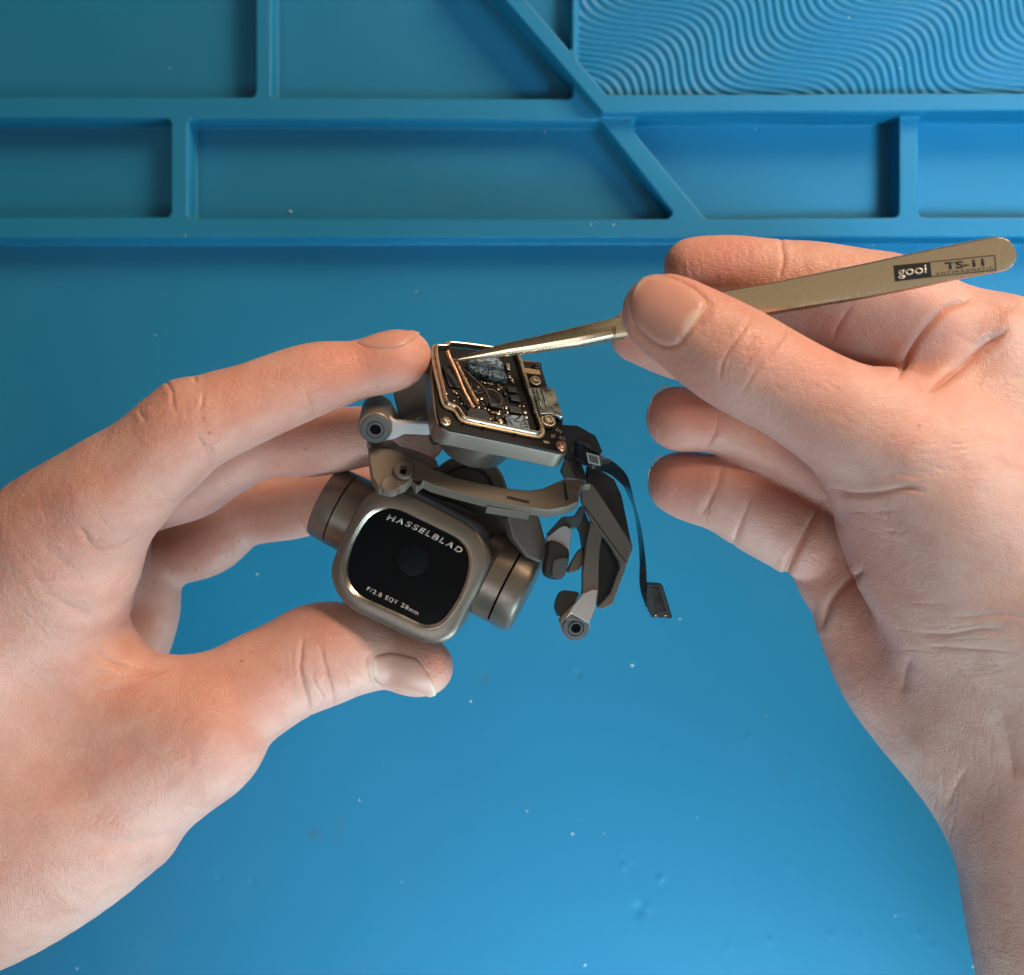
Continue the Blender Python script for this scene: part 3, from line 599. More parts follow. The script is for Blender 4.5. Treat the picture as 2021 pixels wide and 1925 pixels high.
# right hand ------------------------------------------------------
NR_TH = [(1252, 575), (1264, 556), (1287, 544), (1312, 543), (1343, 553), (1371, 570), (1393, 591), (1395, 603), (1386, 619), (1368, 646), (1344, 675), (1334, 683), (1315, 685), (1292, 676), (1269, 658), (1252, 640), (1246, 618), (1247, 596)]
def groove(o, closed=True): return [tuple(p) for p in o]+[tuple(o[0])]
right = build_hand(
    palm=[([(1745, 872, 106, 138), (1850, 962, 103, 200), (1930, 1082, 100, 236), (2000, 1200, 97, 232), (2080, 1330, 94, 222), (2160, 1500, 92, 220), (2200, 1700, 90, 230), (2230, 1900, 88, 240)], 0.62, 10),
          ([(1980, 735, 96, 140), (2100, 830, 94, 180), (2180, 980, 92, 240), (2240, 1200, 90, 260)], 0.7, 14),
          ([(1870, 960, 98, 150), (2010, 860, 98, 150), (2150, 900, 95, 180)], 0.6, 16),
          ([(1705, 1225, 76, 88), (1778, 1299, 76, 130), (1861, 1364, 76, 160), (1935, 1437, 77, 170), (2017, 1538, 78, 180), (2077, 1650, 80, 188), (2109, 1802, 80, 190), (2130, 1890, 80, 190), (2180, 2080, 78, 210), (2220, 2300, 76, 220)], 0.9, 14)],
    fingers=[([(2080, 1250, 95, 200), (1930, 1082, 101, 200), (1850, 962, 106, 180), (1745, 872, 111, 138), (1655, 822, 115, 113), (1562, 768, 117, 103), (1450, 706, 118, 104), (1362, 651, 117, 92), (1318, 625, 116, 84), (1304, 618, 116, 77)], 0.88, 6),
             ([(2120, 800, 92, 168), (1980, 732, 94, 140), (1850, 672, 94, 122), (1762, 620, 95, 116), (1690, 602, 95, 111), (1600, 572, 96, 95), (1541, 556, 97, 82), (1450, 536, 97, 71), (1395, 530, 97, 64), (1368, 528, 97, 59)], 0.95, 5),
             ([(2000, 900, 84, 90), (1850, 850, 84, 80), (1700, 745, 86, 62), (1560, 715, 90, 62), (1440, 705, 94, 64), (1340, 690, 96, 60), (1260, 660, 95, 57)], 0.9, 3),
             ([(1760, 1050, 74, 70), (1640, 965, 76, 66), (1560, 912, 80, 62), (1485, 866, 84, 58), (1412, 838, 86, 57), (1345, 828, 86, 64), (1338, 824, 86, 61)], 0.95, 2),
             ([(1580, 1062, 78, 78), (1500, 1018, 80, 78), (1432, 980, 81, 74), (1370, 962, 80, 70), (1341, 955, 80, 63)], 0.92, 1.0),
             ([(1625, 1085, 73, 75), (1650, 1150, 74, 72), (1690, 1205, 75, 66)], 0.95, 2)],
    creases=[(groove(NR_TH), 0.38, 0.5, 100), ([(1480, 630), (1467, 651), (1444, 684), (1427, 714), (1421, 750)], 0.32, 0.32, 100), ([(1503, 680), (1485, 704), (1462, 728)], 0.3, 0.22, 100), ([(1553, 645), (1541, 673), (1515, 704), (1493, 729), (1465, 775)], 0.36, 0.36, 100),
             ([(1490, 660), (1478, 680), (1470, 700)], 0.8, 0.2, 100), ([(1402, 590), (1403, 605), (1392, 625), (1375, 650)], 0.5, 0.3, 100),
             ([(1640, 964), (1678, 976), (1729, 975), (1774, 967), (1812, 962)], 0.55, 0.8, 90), ([(1740, 940), (1790, 930), (1850, 935)], .5, .15, 90), ([(1660, 1010), (1720, 1012), (1780, 1005)], .5, .15, 90),
             ([(1700, 1040), (1740, 1060), (1765, 1082)], .5, .15, 90), ([(1805, 1250), (1873, 1253), (1934, 1244), (1985, 1246)], 0.6, 0.4, 80), ([(1829, 1276), (1908, 1281), (2000, 1288)], 0.5, 0.35, 80), ([(1800, 1190), (1850, 1194)], .4, .2, 80), ([(1870, 1220), (1930, 1218), (1990, 1212)], .5, .25, 80),
             ([(1541, 470), (1544, 490), (1546, 516), (1538, 548)], 0.4, 0.5, 85), ([(1680, 605), (1659, 636), (1644, 665)], 0.6, 0.5, 80),
             ([(1910, 592), (1870, 607), (1838, 636), (1806, 678), (1787, 710), (1774, 745)], 0.7, 1.3, 80), ([(1980, 657), (1946, 678), (1902, 716), (1870, 742), (1836, 768)], 0.9, 1.6, 80),
             ([(1419, 818), (1413, 849), (1395, 885)], 0.5, 0.5, 60), ([(1516, 870), (1510, 905)], .7, .3, 60), ([(1425, 915), (1418, 950), (1400, 990), (1383, 1020)], 0.8, 0.45, 60), ([(1490, 960), (1477, 998), (1456, 1046), (1445, 1080)], 0.8, 0.5, 60),
             ([(1628, 990), (1600, 1040), (1580, 1075), (1557, 1120), (1545, 1150)], 0.7, 1.5, 50), ([(1700, 1128), (1665, 1160), (1640, 1190), (1622, 1235)], 0.7, 1.3, 50),
             ([(1795, 1300), (1783, 1330), (1780, 1370)], 1.5, .5, 50), ([(1905, 1520), (1880, 1560), (1870, 1590)], 1.2, .4, 50), ([(1970, 1400), (1990, 1470), (2000, 1540)], 2.5, .8, 50)],
    blush=[(1320, 610, 50, .6), (1430, 510, 110, .7), (1500, 690, 55, .5), (1240, 690, 40, .7), (1330, 820, 90, .8), (1340, 950, 90, .8), (1540, 950, 120, .6), (1640, 1120, 90, .7), (1690, 1280, 90, .65), (1600, 700, 90, .6), (1780, 870, 60, .4), (1820, 650, 120, .5), (1290, 740, 60, .4), (1980, 680, 60, .25), (1700, 1360, 70, .3)],  # own redness of the skin, plus light bounced between fingers put into the colour
    fine=[(1850, 905, 90, 70, 4, 22, 60, .13), (1900, 1270, 110, 60, 2, 14, 70, .13), (1480, 690, 50, 50, -62, 10, 36, .14), (1760, 1020, 90, 70, 8, 12, 55, .09), (1600, 800, 80, 50, 30, 14, 40, .07), (1330, 840, 30, 40, 95, 5, 26, .08), (1440, 980, 50, 40, 105, 7, 40, .10), (1640, 1180, 40, 60, 120, 6, 40, .12), (1900, 1540, 70, 100, 95, 14, 60, .12), (1940, 700, 60, 60, -35, 10, 50, .14), (1400, 520, 70, 30, 90, 6, 26, .08)],
    kpalm=10, kfing=1.2,
    bumps=[(1480, 690, 40, .5, 100), (1800, 880, 50, .8, 90), (1930, 690, 40, -1.2, 80), (1990, 640, 25, .8, 80), (1700, 1300, 60, -1.0, 50), (1830, 1470, 50, .8, 50), (1930, 1550, 60, -1.0, 50), (1960, 1150, 70, -.8, 80), (1640, 1190, 40, .5, 50)])
tag(right, 'right hand with its fingers curled round the steel tweezers', 'hand')
nail(right, NR_TH, (1225, 540), right, (1385, 650, 38))
def nail_edge(parent, pts, z, w_):
    """the rim of a nail on the far side of a fingertip: a thin curved plate"""
    pts = smooth_open(pts, 5); vs = []; fs = []; n = len(pts); c = np.mean(pts, 0)
    for i, p in enumerate(pts):
        s = math.sin(math.pi*i/(n-1)); d = (c-p)/np.linalg.norm(c-p)
        for (o_, dz) in ((-w_*s, -3.2), (-w_*s*1.15, -1.0), (-w_*s*0.6, 0.5), (8, -0.6), (8, -3.5)):
            q = p+d*o_; vs.append(P(q[0], q[1], z+dz))
    for i in range(n-1):
        for k in range(5): fs.append([i*5+k, i*5+(k+1) % 5, (i+1)*5+(k+1) % 5, (i+1)*5+k])
    fs.append([0, 1, 2, 3, 4]); fs.append([(n-1)*5+k for k in range(5)][::-1])
    o = mesh_obj('nail', vs, fs, M['nail'], parent)
    a = o.data.color_attributes.new('tone', 'FLOAT_COLOR', 'POINT')
    for i in range(len(vs)): a.data[i].color = (0.78, 0.55, 0.44, 1)
    return o
nail_edge(right, [(1281, 843), (1278, 825), (1280, 800), (1290, 778), (1306, 764), (1322, 759)], 87.5, -3.5)
nail_edge(right, [(1282, 965), (1279, 945), (1281, 924), (1291, 907), (1308, 896)], 81.5, -3.5)
#DEVICE
# ------------------------------------------------------------------ the gimbal camera
def n2(x, y): return (840+x/6.253, 660+y/6.253)      # reading scales of four enlargements of the photo
def n3(x, y): return (600+x/4.69, 880+y/4.69)
def n4(x, y): return (900+x/4.378, 880+y/4.378)
def n1(x, y): return (600+x/4.69, 600+y/4.69)
L2 = lambda *p: [n2(*q) for q in p]
L3 = lambda *p: [n3(*q) for q in p]
L4 = lambda *p: [n4(*q) for q in p]
gim = thing('gimbal_camera', 'small metal camera on its opened bracket arms, held between fingers', 'camera', P(930, 960, 88))
def resample(vs, n):
    d = [0.0]
    for i in range(len(vs)): d.append(d[-1]+(vs[(i+1) % len(vs)]-vs[i]).length)
    out = []; j = 0
    for k in range(n):
        s = d[-1]*k/n
        while d[j+1] < s: j += 1
        t = (s-d[j])/(d[j+1]-d[j]+1e-12); out.append(vs[j].lerp(vs[(j+1) % len(vs)], t))
    return out
def sweep_closed(name, pl, pts, prof, mat, parent, n=160):
    """a rim whose section prof = (outward offset mm, height mm) follows a closed line on a plane"""
    c = [pl.loc(pl.hit(x, y)) for x, y in pts]; c = [Vector((a, b)) for a, b in c]; c = resample(c, n)
    ar = sum(c[i].x*c[(i+1) % n].y-c[(i+1) % n].x*c[i].y for i in range(n)); sg = 1 if ar > 0 else -1
    nr = []
    for i in range(n):
        d = (c[(i+2) % n]-c[i-2]); nr.append(Vector((d.y, -d.x)).normalized()*sg)
    vs = []; fs = []; m = len(prof)
    for i in range(n):
        for o_, h in prof: q = c[i]+nr[i]*o_; vs.append(pl.at(q.x, q.y, h))
    for i in range(n):
        for k in range(m): fs.append([i*m+k, ((i+1) % n)*m+k, ((i+1) % n)*m+(k+1) % m, i*m+(k+1) % m])
    o = mesh_obj(name, vs, fs, mat, parent); sharp(o, 40); return o
# board housing and circuit board ---------------------------------
BP = Plane(P(867, 826, 107), (.945, -.212, -.25), (-.03, .76, -.65))
hs = plate('board_housing', BP, smooth_closed(L2((70, 190), (62, 450), (85, 800), (112, 1010), (140, 1105), (240, 1185), (420, 1222), (900, 1322), (1500, 1448), (1660, 1480), (1735, 1455), (1752, 1390), (1690, 1180), (1560, 800), (1420, 420), (1360, 330), (1200, 300), (700, 200), (270, 150), (150, 160)), 3), 0, 4.6, M['champagne'], gim, 0.35)
bd = plate('circuit_board', BP, L2((105, 200), (100, 560), (150, 1000), (185, 1120), (300, 1172), (900, 1295), (1500, 1420), (1600, 1440), (1655, 1455), (1725, 1400), (1720, 1330), (1690, 1160), (1695, 1010), (1600, 820), (1500, 640), (1440, 440), (1425, 350), (1180, 330), (1100, 285), (700, 205), (270, 160), (240, 205)), 0.5, 0.9, M['pcb'], gim, 0.1)
fr = sweep_closed('shield_frame', BP, smooth_closed(L2((112, 230), (135, 430), (195, 720), (232, 880), (262, 915), (330, 940), (385, 985), (425, 1050), (500, 1095), (900, 1180), (1330, 1268), (1372, 1262), (1388, 1215), (1330, 1020), (1232, 740), (1150, 470), (1105, 330), (1060, 288), (900, 245), (600, 200), (350, 172), (275, 172), (245, 205), (150, 205)), 4),
                  [(1.15, 0.5), (1.2, 1.0), (1.05, 1.15), (0.40, 1.15), (0.32, 1.75), (0.12, 1.95), (-0.12, 1.9), (-0.2, 1.7), (-0.2, 0.5)], M['gold'], bd)
for q in [(715, 1150), (1105, 1232), (470, 1098)]:
    lathe('frame_hole', BP.hit(*n2(*q), 1.16), BP.n, [(0.28, -0.1), (0.28, 0.02), (0.2, 0.03)], M['hole'], bd, 16)
def chip(pts, top, mat=M['chip'], name='chip', bev=0.12): return plate(name, BP, L2(*pts), 0.5+top, top, mat, bd, bev)
chip([(510, 345), (600, 305), (890, 285), (945, 340), (975, 450), (1015, 560), (640, 478), (560, 412)], 1.5, M['thermal'], 'heat_paste_chip')
chip([(500, 960), (560, 905), (750, 925), (790, 1010), (800, 1085), (540, 1040)], 0.9)
chip([(970, 985), (1230, 1010), (1270, 1080), (1290, 1190), (1020, 1120)], 0.8, M['thermal'], 'heat_paste_chip')
chip([(1020, 875), (1170, 900), (1205, 985), (1045, 955)], 0.8)
chip([(1040, 750), (1135, 742), (1180, 830), (1060, 812)], 0.8)
chip([(1000, 640), (1115, 655), (1135, 722), (1020, 700)], 0.7)
chip([(215, 400), (360, 430), (430, 660), (290, 640)], 0.5)
chip([(860, 1000), (900, 1005), (905, 1050), (868, 1045)], 0.5)
chip([(960, 700), (1000, 708), (1010, 750), (970, 745)], 0.6)
chip([(780, 835), (900, 850), (935, 905), (805, 885)], 1.0, M['chip'], 'wire_socket')
chip([(990, 350), (1040, 360), (1045, 440), (1005, 430)], 0.9, M['solder'], 'coax_socket')
chip([(1155, 400), (1410, 440), (1425, 500), (1190, 470)], 0.9, M['bronze'], 'side_socket')
chip([(1265, 660), (1330, 655), (1410, 960), (1380, 985), (1340, 960)], 1.2, M['greensteel'], 'cable_socket', 0.2)
chip([(1320, 655), (1560, 648), (1600, 700), (1700, 1010), (1560, 985), (1420, 985), (1390, 900)], 1.7, M['greensteel'], 'metal_clamp', 0.25)
for a, b in [((1370, 690), (1440, 950)), ((1430, 690), (1510, 950))]:
    tube('clamp_rib', [BP.hit(*n2(*a), 2.25), BP.hit(*n2(*b), 2.25)], 0.22, M['greensteel'], bd)
rs = random.Random(3)
dots = [(255, 725), (265, 800), (350, 815), (445, 850), (485, 855), (440, 775), (400, 770), (690, 785), (690, 830), (710, 860), (655, 895), (695, 895), (735, 905), (775, 925), (805, 955), (835, 960), (870, 965), (900, 970), (910, 945), (950, 905), (830, 1030), (850, 1090), (930, 1080), (915, 1055), (1020, 480), (1035, 520), (1065, 560), (1080, 590), (1045, 660), (1230, 960), (1190, 1000), (1240, 1020), (690, 580), (730, 590), (770, 600), (810, 605), (900, 620), (900, 670), (930, 655), (1225, 515), (640, 800), (1000, 900), (1000, 935), (350, 700), (380, 720), (960, 1010), (1010, 960), (620, 690), (570, 700), (650, 650), (870, 1095), (800, 1040), (1160, 880), (1210, 880)]
for i, (x, y) in enumerate(dots):
    w_, h_ = rs.choice([(11, 13), (15, 11), (20, 15), (9, 10)]); mt = M['solder'] if rs.random() < 0.62 else (M['bronze'] if rs.random() < .5 else M['chip'])
    plate('surface_component', BP, [n2(x-w_, y-h_), n2(x+w_, y-h_+4), n2(x+w_+4, y+h_+4), n2(x-w_+4, y+h_)], 0.5+rs.uniform(.25, .55), 0.5, mt, bd, 0.05)
tube('coax_wire', [BP.hit(*n2(*q), t) for q, t in zip(map(tuple, smooth_open([(400, 370), (520, 480), (640, 590), (730, 680), (780, 790), (800, 850)], 5)), [2.0]*26)], 0.24, M['wire'], bd)
tube('coax_wire', [BP.hit(*n2(*q), 1.6) for q in map(tuple, smooth_open([(745, 680), (830, 690), (900, 740), (940, 800), (935, 860), (890, 880)], 5))], 0.22, M['wire'], bd)
tube('coax_wire', [BP.hit(*n2(*q), 1.2) for q in map(tuple, smooth_open([(560, 600), (570, 680), (640, 730), (720, 720)], 5))], 0.2, M['blackrubber'], bd)
# the copper strip that is being lifted, with its braid
cp = [(268, 205, 4.4), (300, 290, 3.9), (390, 490, 3.1), (470, 690, 2.4), (560, 860, 1.8), (590, 905, 1.4)]
cps = smooth_open(cp, 5)
stp = tube('copper_strip', [BP.hit(*n2(x, y), h) for x, y, h in cps], [0.36+0.09*(i % 3 == 0)+0.05*math.sin(i*1.9) for i in range(len(cps))], M['copper'], bd, 8)
br = smooth_open([(370, 340, 2.6), (440, 480, 2.4), (520, 640, 2.1), (600, 790, 1.8), (640, 870, 1.3)], 6)
tube('braid', [BP.hit(*n2(x, y), h) for x, y, h in br], [0.50+0.12*(i % 2)-0.06*(i % 3) for i in range(len(br))], M['bronze'], bd, 8)
def screw(q, r, h, mat, parent=None):
    c = BP.hit(*n2(*q), h)
    s = lathe('screw', c, BP.n, [(r, -0.8), (r, -0.05), (r*0.92, 0.08), (r*0.72, 0.12), (r*0.70, 0.55), (r*0.6, 0.68), (r*0.34, 0.7), (r*0.30, 0.35), (0.02, 0.3)], mat, bd, 32)
    return s
screw((1355, 572), 1.35, 1.2, M['gold']); screw((1515, 1065), 1.75, 1.6, M['gold']); screw((1672, 1372), 1.15, 0.9, M['copper']); screw((250, 1075), 1.15, 0.9, M['gold']); screw((1370, 388), 0.9, 1.1, M['blackrubber'])
def text_on(name, s, pl, px0, px1, height, mat, parent, top=0.1, bold=0.0, shear=0.0, space=1.0, thick=0.06, arc=0.0, align='CENTER', fit=True):
    """real raised lettering on a plane; the line of text runs from pixel px0 to px1 (its baseline)"""
    a = pl.hit(*px0, top); b = pl.hit(*px1, top); d = b-a; L = d.length/MM
    cu = bpy.data.curves.new('t', 'FONT'); cu.body = s; cu.size = 1.0; cu.offset = bold; cu.shear = shear; cu.space_character = space; cu.extrude = 0.0
    to = bpy.data.objects.new('t', cu); C.objects.link(to)
    me = bpy.data.meshes.new_from_object(to.evaluated_get(bpy.context.evaluated_depsgraph_get())); bpy.data.objects.remove(to); bpy.data.curves.remove(cu)
    me.name = name
    xs = [v.co.x for v in me.vertices]; x0, x1 = min(xs), max(xs); k = L/(x1-x0); ys = [v.co.y for v in me.vertices]; y0 = 0.0; y1 = max(ys)
    ux = d.normalized(); uy = pl.n.cross(ux)
    for v in me.vertices:
        t = (v.co.x-x0)/(x1-x0); yy = v.co.y/y1*height+arc*(1-(2*t-1)**2)
        v.co = a+ux*(t*L*MM)+uy*(yy*MM)
    bm = bmesh.new(); bm.from_mesh(me); r = bmesh.ops.extrude_face_region(bm, geom=bm.faces[:])
    bmesh.ops.translate(bm, verts=[g for g in r['geom'] if isinstance(g, bmesh.types.BMVert)], vec=pl.n*thick*MM)
    bmesh.ops.recalc_face_normals(bm, faces=bm.faces); bm.to_mesh(me); bm.free()
    me.materials.clear(); me.materials.append(mat)
    o = bpy.data.objects.new(name, me); link(o, parent); return o
def n2t(x, y): return n2(x, y)
text_on('printed_mark', 'LN', BP, n2(1605, 1180), n2(1665, 1225), 0.9, M['white'], bd, 0.52)
text_on('printed_mark', '07', BP, n2(1550, 1275), n2(1605, 1285), 0.9, M['white'], bd, 0.52)
text_on('printed_mark', 'SET', BP, n2(1640, 1280), n2(1700, 1320), 0.9, M['white'], bd, 0.52)
plate('gold_pad', BP, L2((1450, 1310), (1520, 1322), (1530, 1350), (1465, 1340)), 0.53, 0.1, M['gold'], bd, 0)
lathe('yaw_motor', BP.hit(956, 817, -4.4), BP.n, [(8.6, -8.6), (8.9, -8.3), (8.9, 0.2)], M['champagne'], gim, 72)
# lower dark motor between housing and bracket
lm = lathe('roll_motor', P(925, 985, 70), (-.1, .35, .93), [(9.6, -6), (9.6, 4.5), (9.0, 5.2), (6.6, 5.3), (6.4, 4.6), (2.5, 4.6), (2.3, 5.5)], M['darkgrey'], gim, 72)
# bracket ----------------------------------------------------------
KP = Plane(P(940, 965, 97), (.99, -.05, -.10), (.0, .82, -.5))
bk = plate('bracket_arm', KP, [(727, 884), (730, 915), (735, 943), (748, 961), (772, 967), (800, 957), (812, 944), (822, 962), (836, 949), (852, 957), (900, 971), (962, 987), (1037, 1001), (1083, 1007), (1117, 1001), (1142, 990), (1144, 966), (1153, 957), (1169, 956), (1147, 947), (1115, 945), (1104, 949), (1088, 956), (1070, 964), (1042, 968), (991, 962), (946, 953), (898, 942), (856, 926), (828, 910), (800, 897), (768, 884)], 0, 3.4, M['tan'], gim, 0.3)
plate('bracket_lip', KP, [(962, 990), (1044, 1005), (1046, 1014), (960, 1000)], -2.2, 3.0, M['tan'], bk, 0.2)
plate('slot', KP, L4((440, 432), (638, 478), (632, 502), (442, 458)), 0.03, 0.1, M['navy'], bk, 0)
plate('slot', KP, L4((925, 312), (944, 318), (972, 468), (944, 476)), 0.03, 0.1, M['navy'], bk, 0)
plate('slot', KP, L3((1000, 320), (1100, 330), (1060, 372)), 0.03, 0.1, M['navy'], bk, 0)
lathe('screw_boss', KP.hit(796, 931, 0), KP.n, [(2.2, -3), (2.2, 0.9), (2.0, 1.1), (0.85, 1.1), (0.8, 0.6)], M['tan'], bk, 36)
lathe('screw_hole', KP.hit(796, 931, 1.12), KP.n, [(0.72, -0.2), (0.72, 0.03), (0.1, 0.03)], M['hole'], bk, 24)
lathe('moulded_cup', KP.hit(771, 955, 0.0), KP.n, [(2.2, -2), (2.2, 0.12), (1.9, 0.2), (1.5, 0.1)], M['warmgrey'], bk, 30)
# left damper -------------------------------------------------------
dm = lathe('damper_mount', P(740, 845, 98), (.02, -.46, .88), [(3.0, -10), (3.6, -9.6), (3.75, -3), (3.75, -0.3), (3.5, 0.0), (3.3, 0.05)], M['tan'], gim, 48)
lathe('rubber_bush', P(741, 847, 98.2), (.02, -.40, .9), [(3.3, -1.5), (3.3, 0.1), (3.05, 0.35), (2.0, 0.4), (1.95, 0.15), (1.8, 0.15), (1.75, 0.55), (1.3, 0.6), (1.2, 0.3)], M['rubber'], dm, 48)
lathe('bush_hole', P(741, 847, 98.5), (.02, -.40, .9), [(1.22, -0.5), (1.22, 0.08), (0.1, 0.08)], M['hole'], dm, 24)
DP = Plane(P(800, 850, 96), (.99, 0, -.1), (0, .93, .37))
plate('damper_arm', DP, [(768, 822), (780, 832), (810, 834), (860, 836), (872, 846), (866, 858), (840, 860), (800, 858), (778, 868), (758, 872), (766, 850)], 0.5, 1.8, M['satin'], dm, 0.4)
plate('damper_arm', KP, [(792, 829), (836, 806), (846, 812), (850, 836), (838, 836), (834, 820), (812, 833)], 0.5, 1.8, M['tan'], dm, 0.3)
plate('damper_arm', KP, [(742, 786), (770, 792), (782, 808), (775, 830), (764, 816), (750, 800)], -2, 3, M['tan'], dm, 0.4)
plate('rear_plate', Plane(P(820, 800, 82), (1, 0, 0), (0, .9, -.3)), [(776, 775), (812, 756), (850, 728), (868, 760), (872, 868), (852, 872), (838, 838), (790, 832)], 0, 3, M['darkgrey'], gim, 0.4)
plate('damper_base', KP, [(724, 862), (732, 884), (800, 898), (850, 925), (868, 922), (860, 905), (820, 888), (790, 880), (775, 868)], -0.6, 4, M['warmgrey'], gim, 0.4)
# camera head -------------------------------------------------------
HP = Plane(P(808, 1118, 88), (.88, -.47, .11), (.38, .93, .13))
OUT = L3((240, 1180), (262, 1290), (330, 1420), (450, 1530), (700, 1650), (1000, 1790), (1150, 1835), (1270, 1830), (1380, 1770), (1440, 1670), (1530, 1480), (1640, 1270), (1705, 1120), (1718, 1020), (1690, 930), (1620, 805), (1500, 700), (1300, 592), (1100, 490), (980, 435), (840, 398), (700, 400), (600, 440), (520, 515), (450, 640), (370, 790), (300, 960), (252, 1090))
INN = L3((395, 1120), (410, 1030), (450, 900), (520, 765), (600, 658), (690, 600), (790, 578), (900, 602), (1100, 700), (1350, 822), (1450, 885), (1510, 965), (1532, 1080), (1505, 1240), (1440, 1400), (1350, 1545), (1265, 1635), (1180, 1665), (1080, 1655), (900, 1570), (700, 1480), (530, 1400), (445, 1320), (402, 1220))
def loft(name, pl, rings, mat, parent, n=120, cap=True, label=None):
    """rings = (pixel outline, scale about its middle, height mm, shift mm)"""
    vs = []; fs = []
    for pts, sc, h, (sx, sy) in rings:
        lc = [pl.loc(pl.hit(x, y, 0)) for x, y in smooth_closed(pts, 5)]; cx = sum(a for a, b in lc)/len(lc); cy = sum(b for a, b in lc)/len(lc)
        # sample by angle so that rings match
        ang = [(math.atan2(b-cy, a-cx), a, b) for a, b in lc]; ang.sort()
        A = np.array([q[0] for q in ang]); R = np.array([math.hypot(q[1]-cx, q[2]-cy) for q in ang])
        A = np.concatenate([A-2*math.pi, A, A+2*math.pi]); R = np.concatenate([R, R, R])
        for i in range(n):
            t = -math.pi+2*math.pi*i/n; r = float(np.interp(t, A, R))*sc
            vs.append(pl.at(cx+sx+r*math.cos(t), cy+sy+r*math.sin(t), h))
    m = len(rings)
    for j in range(m-1):
        for i in range(n): fs.append([j*n+i, j*n+(i+1) % n, (j+1)*n+(i+1) % n, (j+1)*n+i])
    if cap: fs.append(list(range(n))); fs.append([(m-1)*n+i for i in range(n)])
    o = mesh_obj(name, vs, fs, mat, parent); sharp(o, 30); return o
hd = loft('camera_head', HP, [(OUT, .80, -19.5, (0, .5)), (OUT, .93, -18, (0, .4)), (OUT, .975, -14, (0, .2)), (OUT, .985, -2.6, (0, 0)), (OUT, .982, -2.5, (0, 0)), (OUT, 0.995, -2.2, (0, 0)), (OUT, 1.0, -1.3, (0, 0)), (OUT, 0.990, -0.6, (0, 0)), (OUT, 0.970, -0.2, (0, 0)), (OUT, 0.94, 0.08, (0, 0)), (INN, 1.045, 0.35, (0, 0)), (INN, 1.02, 0.30, (0, 0)), (INN, 1.02, -0.45, (0, 0)), (INN, .97, -0.6, (0, 0))], M['champagne'], gim)
gl = loft('lens_cover', HP, [(INN, .984, -1.0, (0, 0)), (INN, .984, -0.30, (0, 0)), (INN, .975, -0.22, (0, 0))], M['glass'], hd)
rim = loft('lens_rim', HP, [(INN, 0.985, -0.5, (0, 0)), (INN, 0.986, -0.26, (0, 0)), (INN, 1.030, 0.28, (0, 0)), (INN, 1.040, 0.42, (0, 0)), (INN, 1.052, 0.37, (0, 0)), (INN, 1.052, -0.5, (0, 0))], M['steel'], hd, cap=False)
LC = HP.hit(*n3(1010, 1060), -0.2)
oct_ = [HP.loc(LC+HP.x*4.6*math.cos(math.radians(22.5+45*i))*MM+HP.y*4.6*math.sin(math.radians(22.5+45*i))*MM) for i in range(8)]
plate('lens_mask', HP, oct_, -0.19, 0.1, M['hole'], hd, 0, local=True)
lathe('lens', LC, HP.n, [(3.6, -0.1), (3.6, 0.03), (3.2, 0.06), (2.3, 0.10), (1.2, 0.13), (0.1, 0.14)], M['lens'], hd, 40)
def glyph_line(s, pts, height, bold, shear, top, mat, w_):
    """letters one by one along a slightly bent line, merged in one lettering mesh"""
    line = smooth_open(pts, 12); lv = [HP.hit(x, y, top) for x, y in line]
    seg = [0.0]
    for i in range(len(lv)-1): seg.append(seg[-1]+(lv[i+1]-lv[i]).length)
    adv = [w_.get(ch, 1.0) for ch in s]; tot = sum(adv); pos = 0; allm = []
    for ch, a_ in zip(s, adv):
        c0 = (pos+0.12)/tot*seg[-1]; c1 = (pos+a_-0.12)/tot*seg[-1]; pos += a_
        if ch == ' ': continue
        def at(sv):
            i = max(0, min(len(seg)-2, int(np.searchsorted(seg, sv))-1)); t = (sv-seg[i])/(seg[i+1]-seg[i]); return lv[i].lerp(lv[i+1], t)
        a = at(c0); b = at(c1); d = (b-a); L = d.length; ux = d.normalized(); uy = HP.n.cross(ux)
        cu = bpy.data.curves.new('t', 'FONT'); cu.body = ch; cu.size = 1.0; cu.offset = bold
        to = bpy.data.objects.new('t', cu); C.objects.link(to)
        me = bpy.data.meshes.new_from_object(to.evaluated_get(bpy.context.evaluated_depsgraph_get())); bpy.data.objects.remove(to)
        xs = [v.co.x for v in me.vertices]; x0, x1 = min(xs), max(xs); k = L/(x1-x0)
        for v in me.vertices:
            yy = v.co.y/0.70*height*MM; xx = (v.co.x-x0)*k+yy*shear; v.co = a+ux*xx+uy*yy
        allm.append(me)
    bm = bmesh.new()
    for me in allm: bm.from_mesh(me); bpy.data.meshes.remove(me)
    r = bmesh.ops.extrude_face_region(bm, geom=bm.faces[:])
    bmesh.ops.translate(bm, verts=[g for g in r['geom'] if isinstance(g, bmesh.types.BMVert)], vec=HP.n*0.05*MM)
    bmesh.ops.recalc_face_normals(bm, faces=bm.faces)
    me = bpy.data.meshes.new('lettering'); bm.to_mesh(me); bm.free(); me.materials.append(mat)
    o = bpy.data.objects.new('lettering', me); link(o, hd); return o
glyph_line('HASSELBLAD', [n3(752, 678), n3(950, 745), n3(1200, 865), n3(1340, 935), n3(1450, 1000)], 1.30, 0.030, 0.30, -0.21, M['letter'], {'L': .85, 'S': .88, 'E': .88, 'A': 1.15, 'H': 1.15, 'D': 1.1, 'B': 1.0})
glyph_line('F/2.8 EQV 28mm', [n3(572, 1335), n3(700, 1398), n3(880, 1480), n3(1055, 1572)], 0.98, 0.014, 0.0, -0.21, M['letter'], {'/': .6, '.': .4, ' ': .7, 'Q': 1.15, 'm': 1.25, 'F': .85, 'E': .9})
AX = Vector((.885, -.45, .10)).normalized()
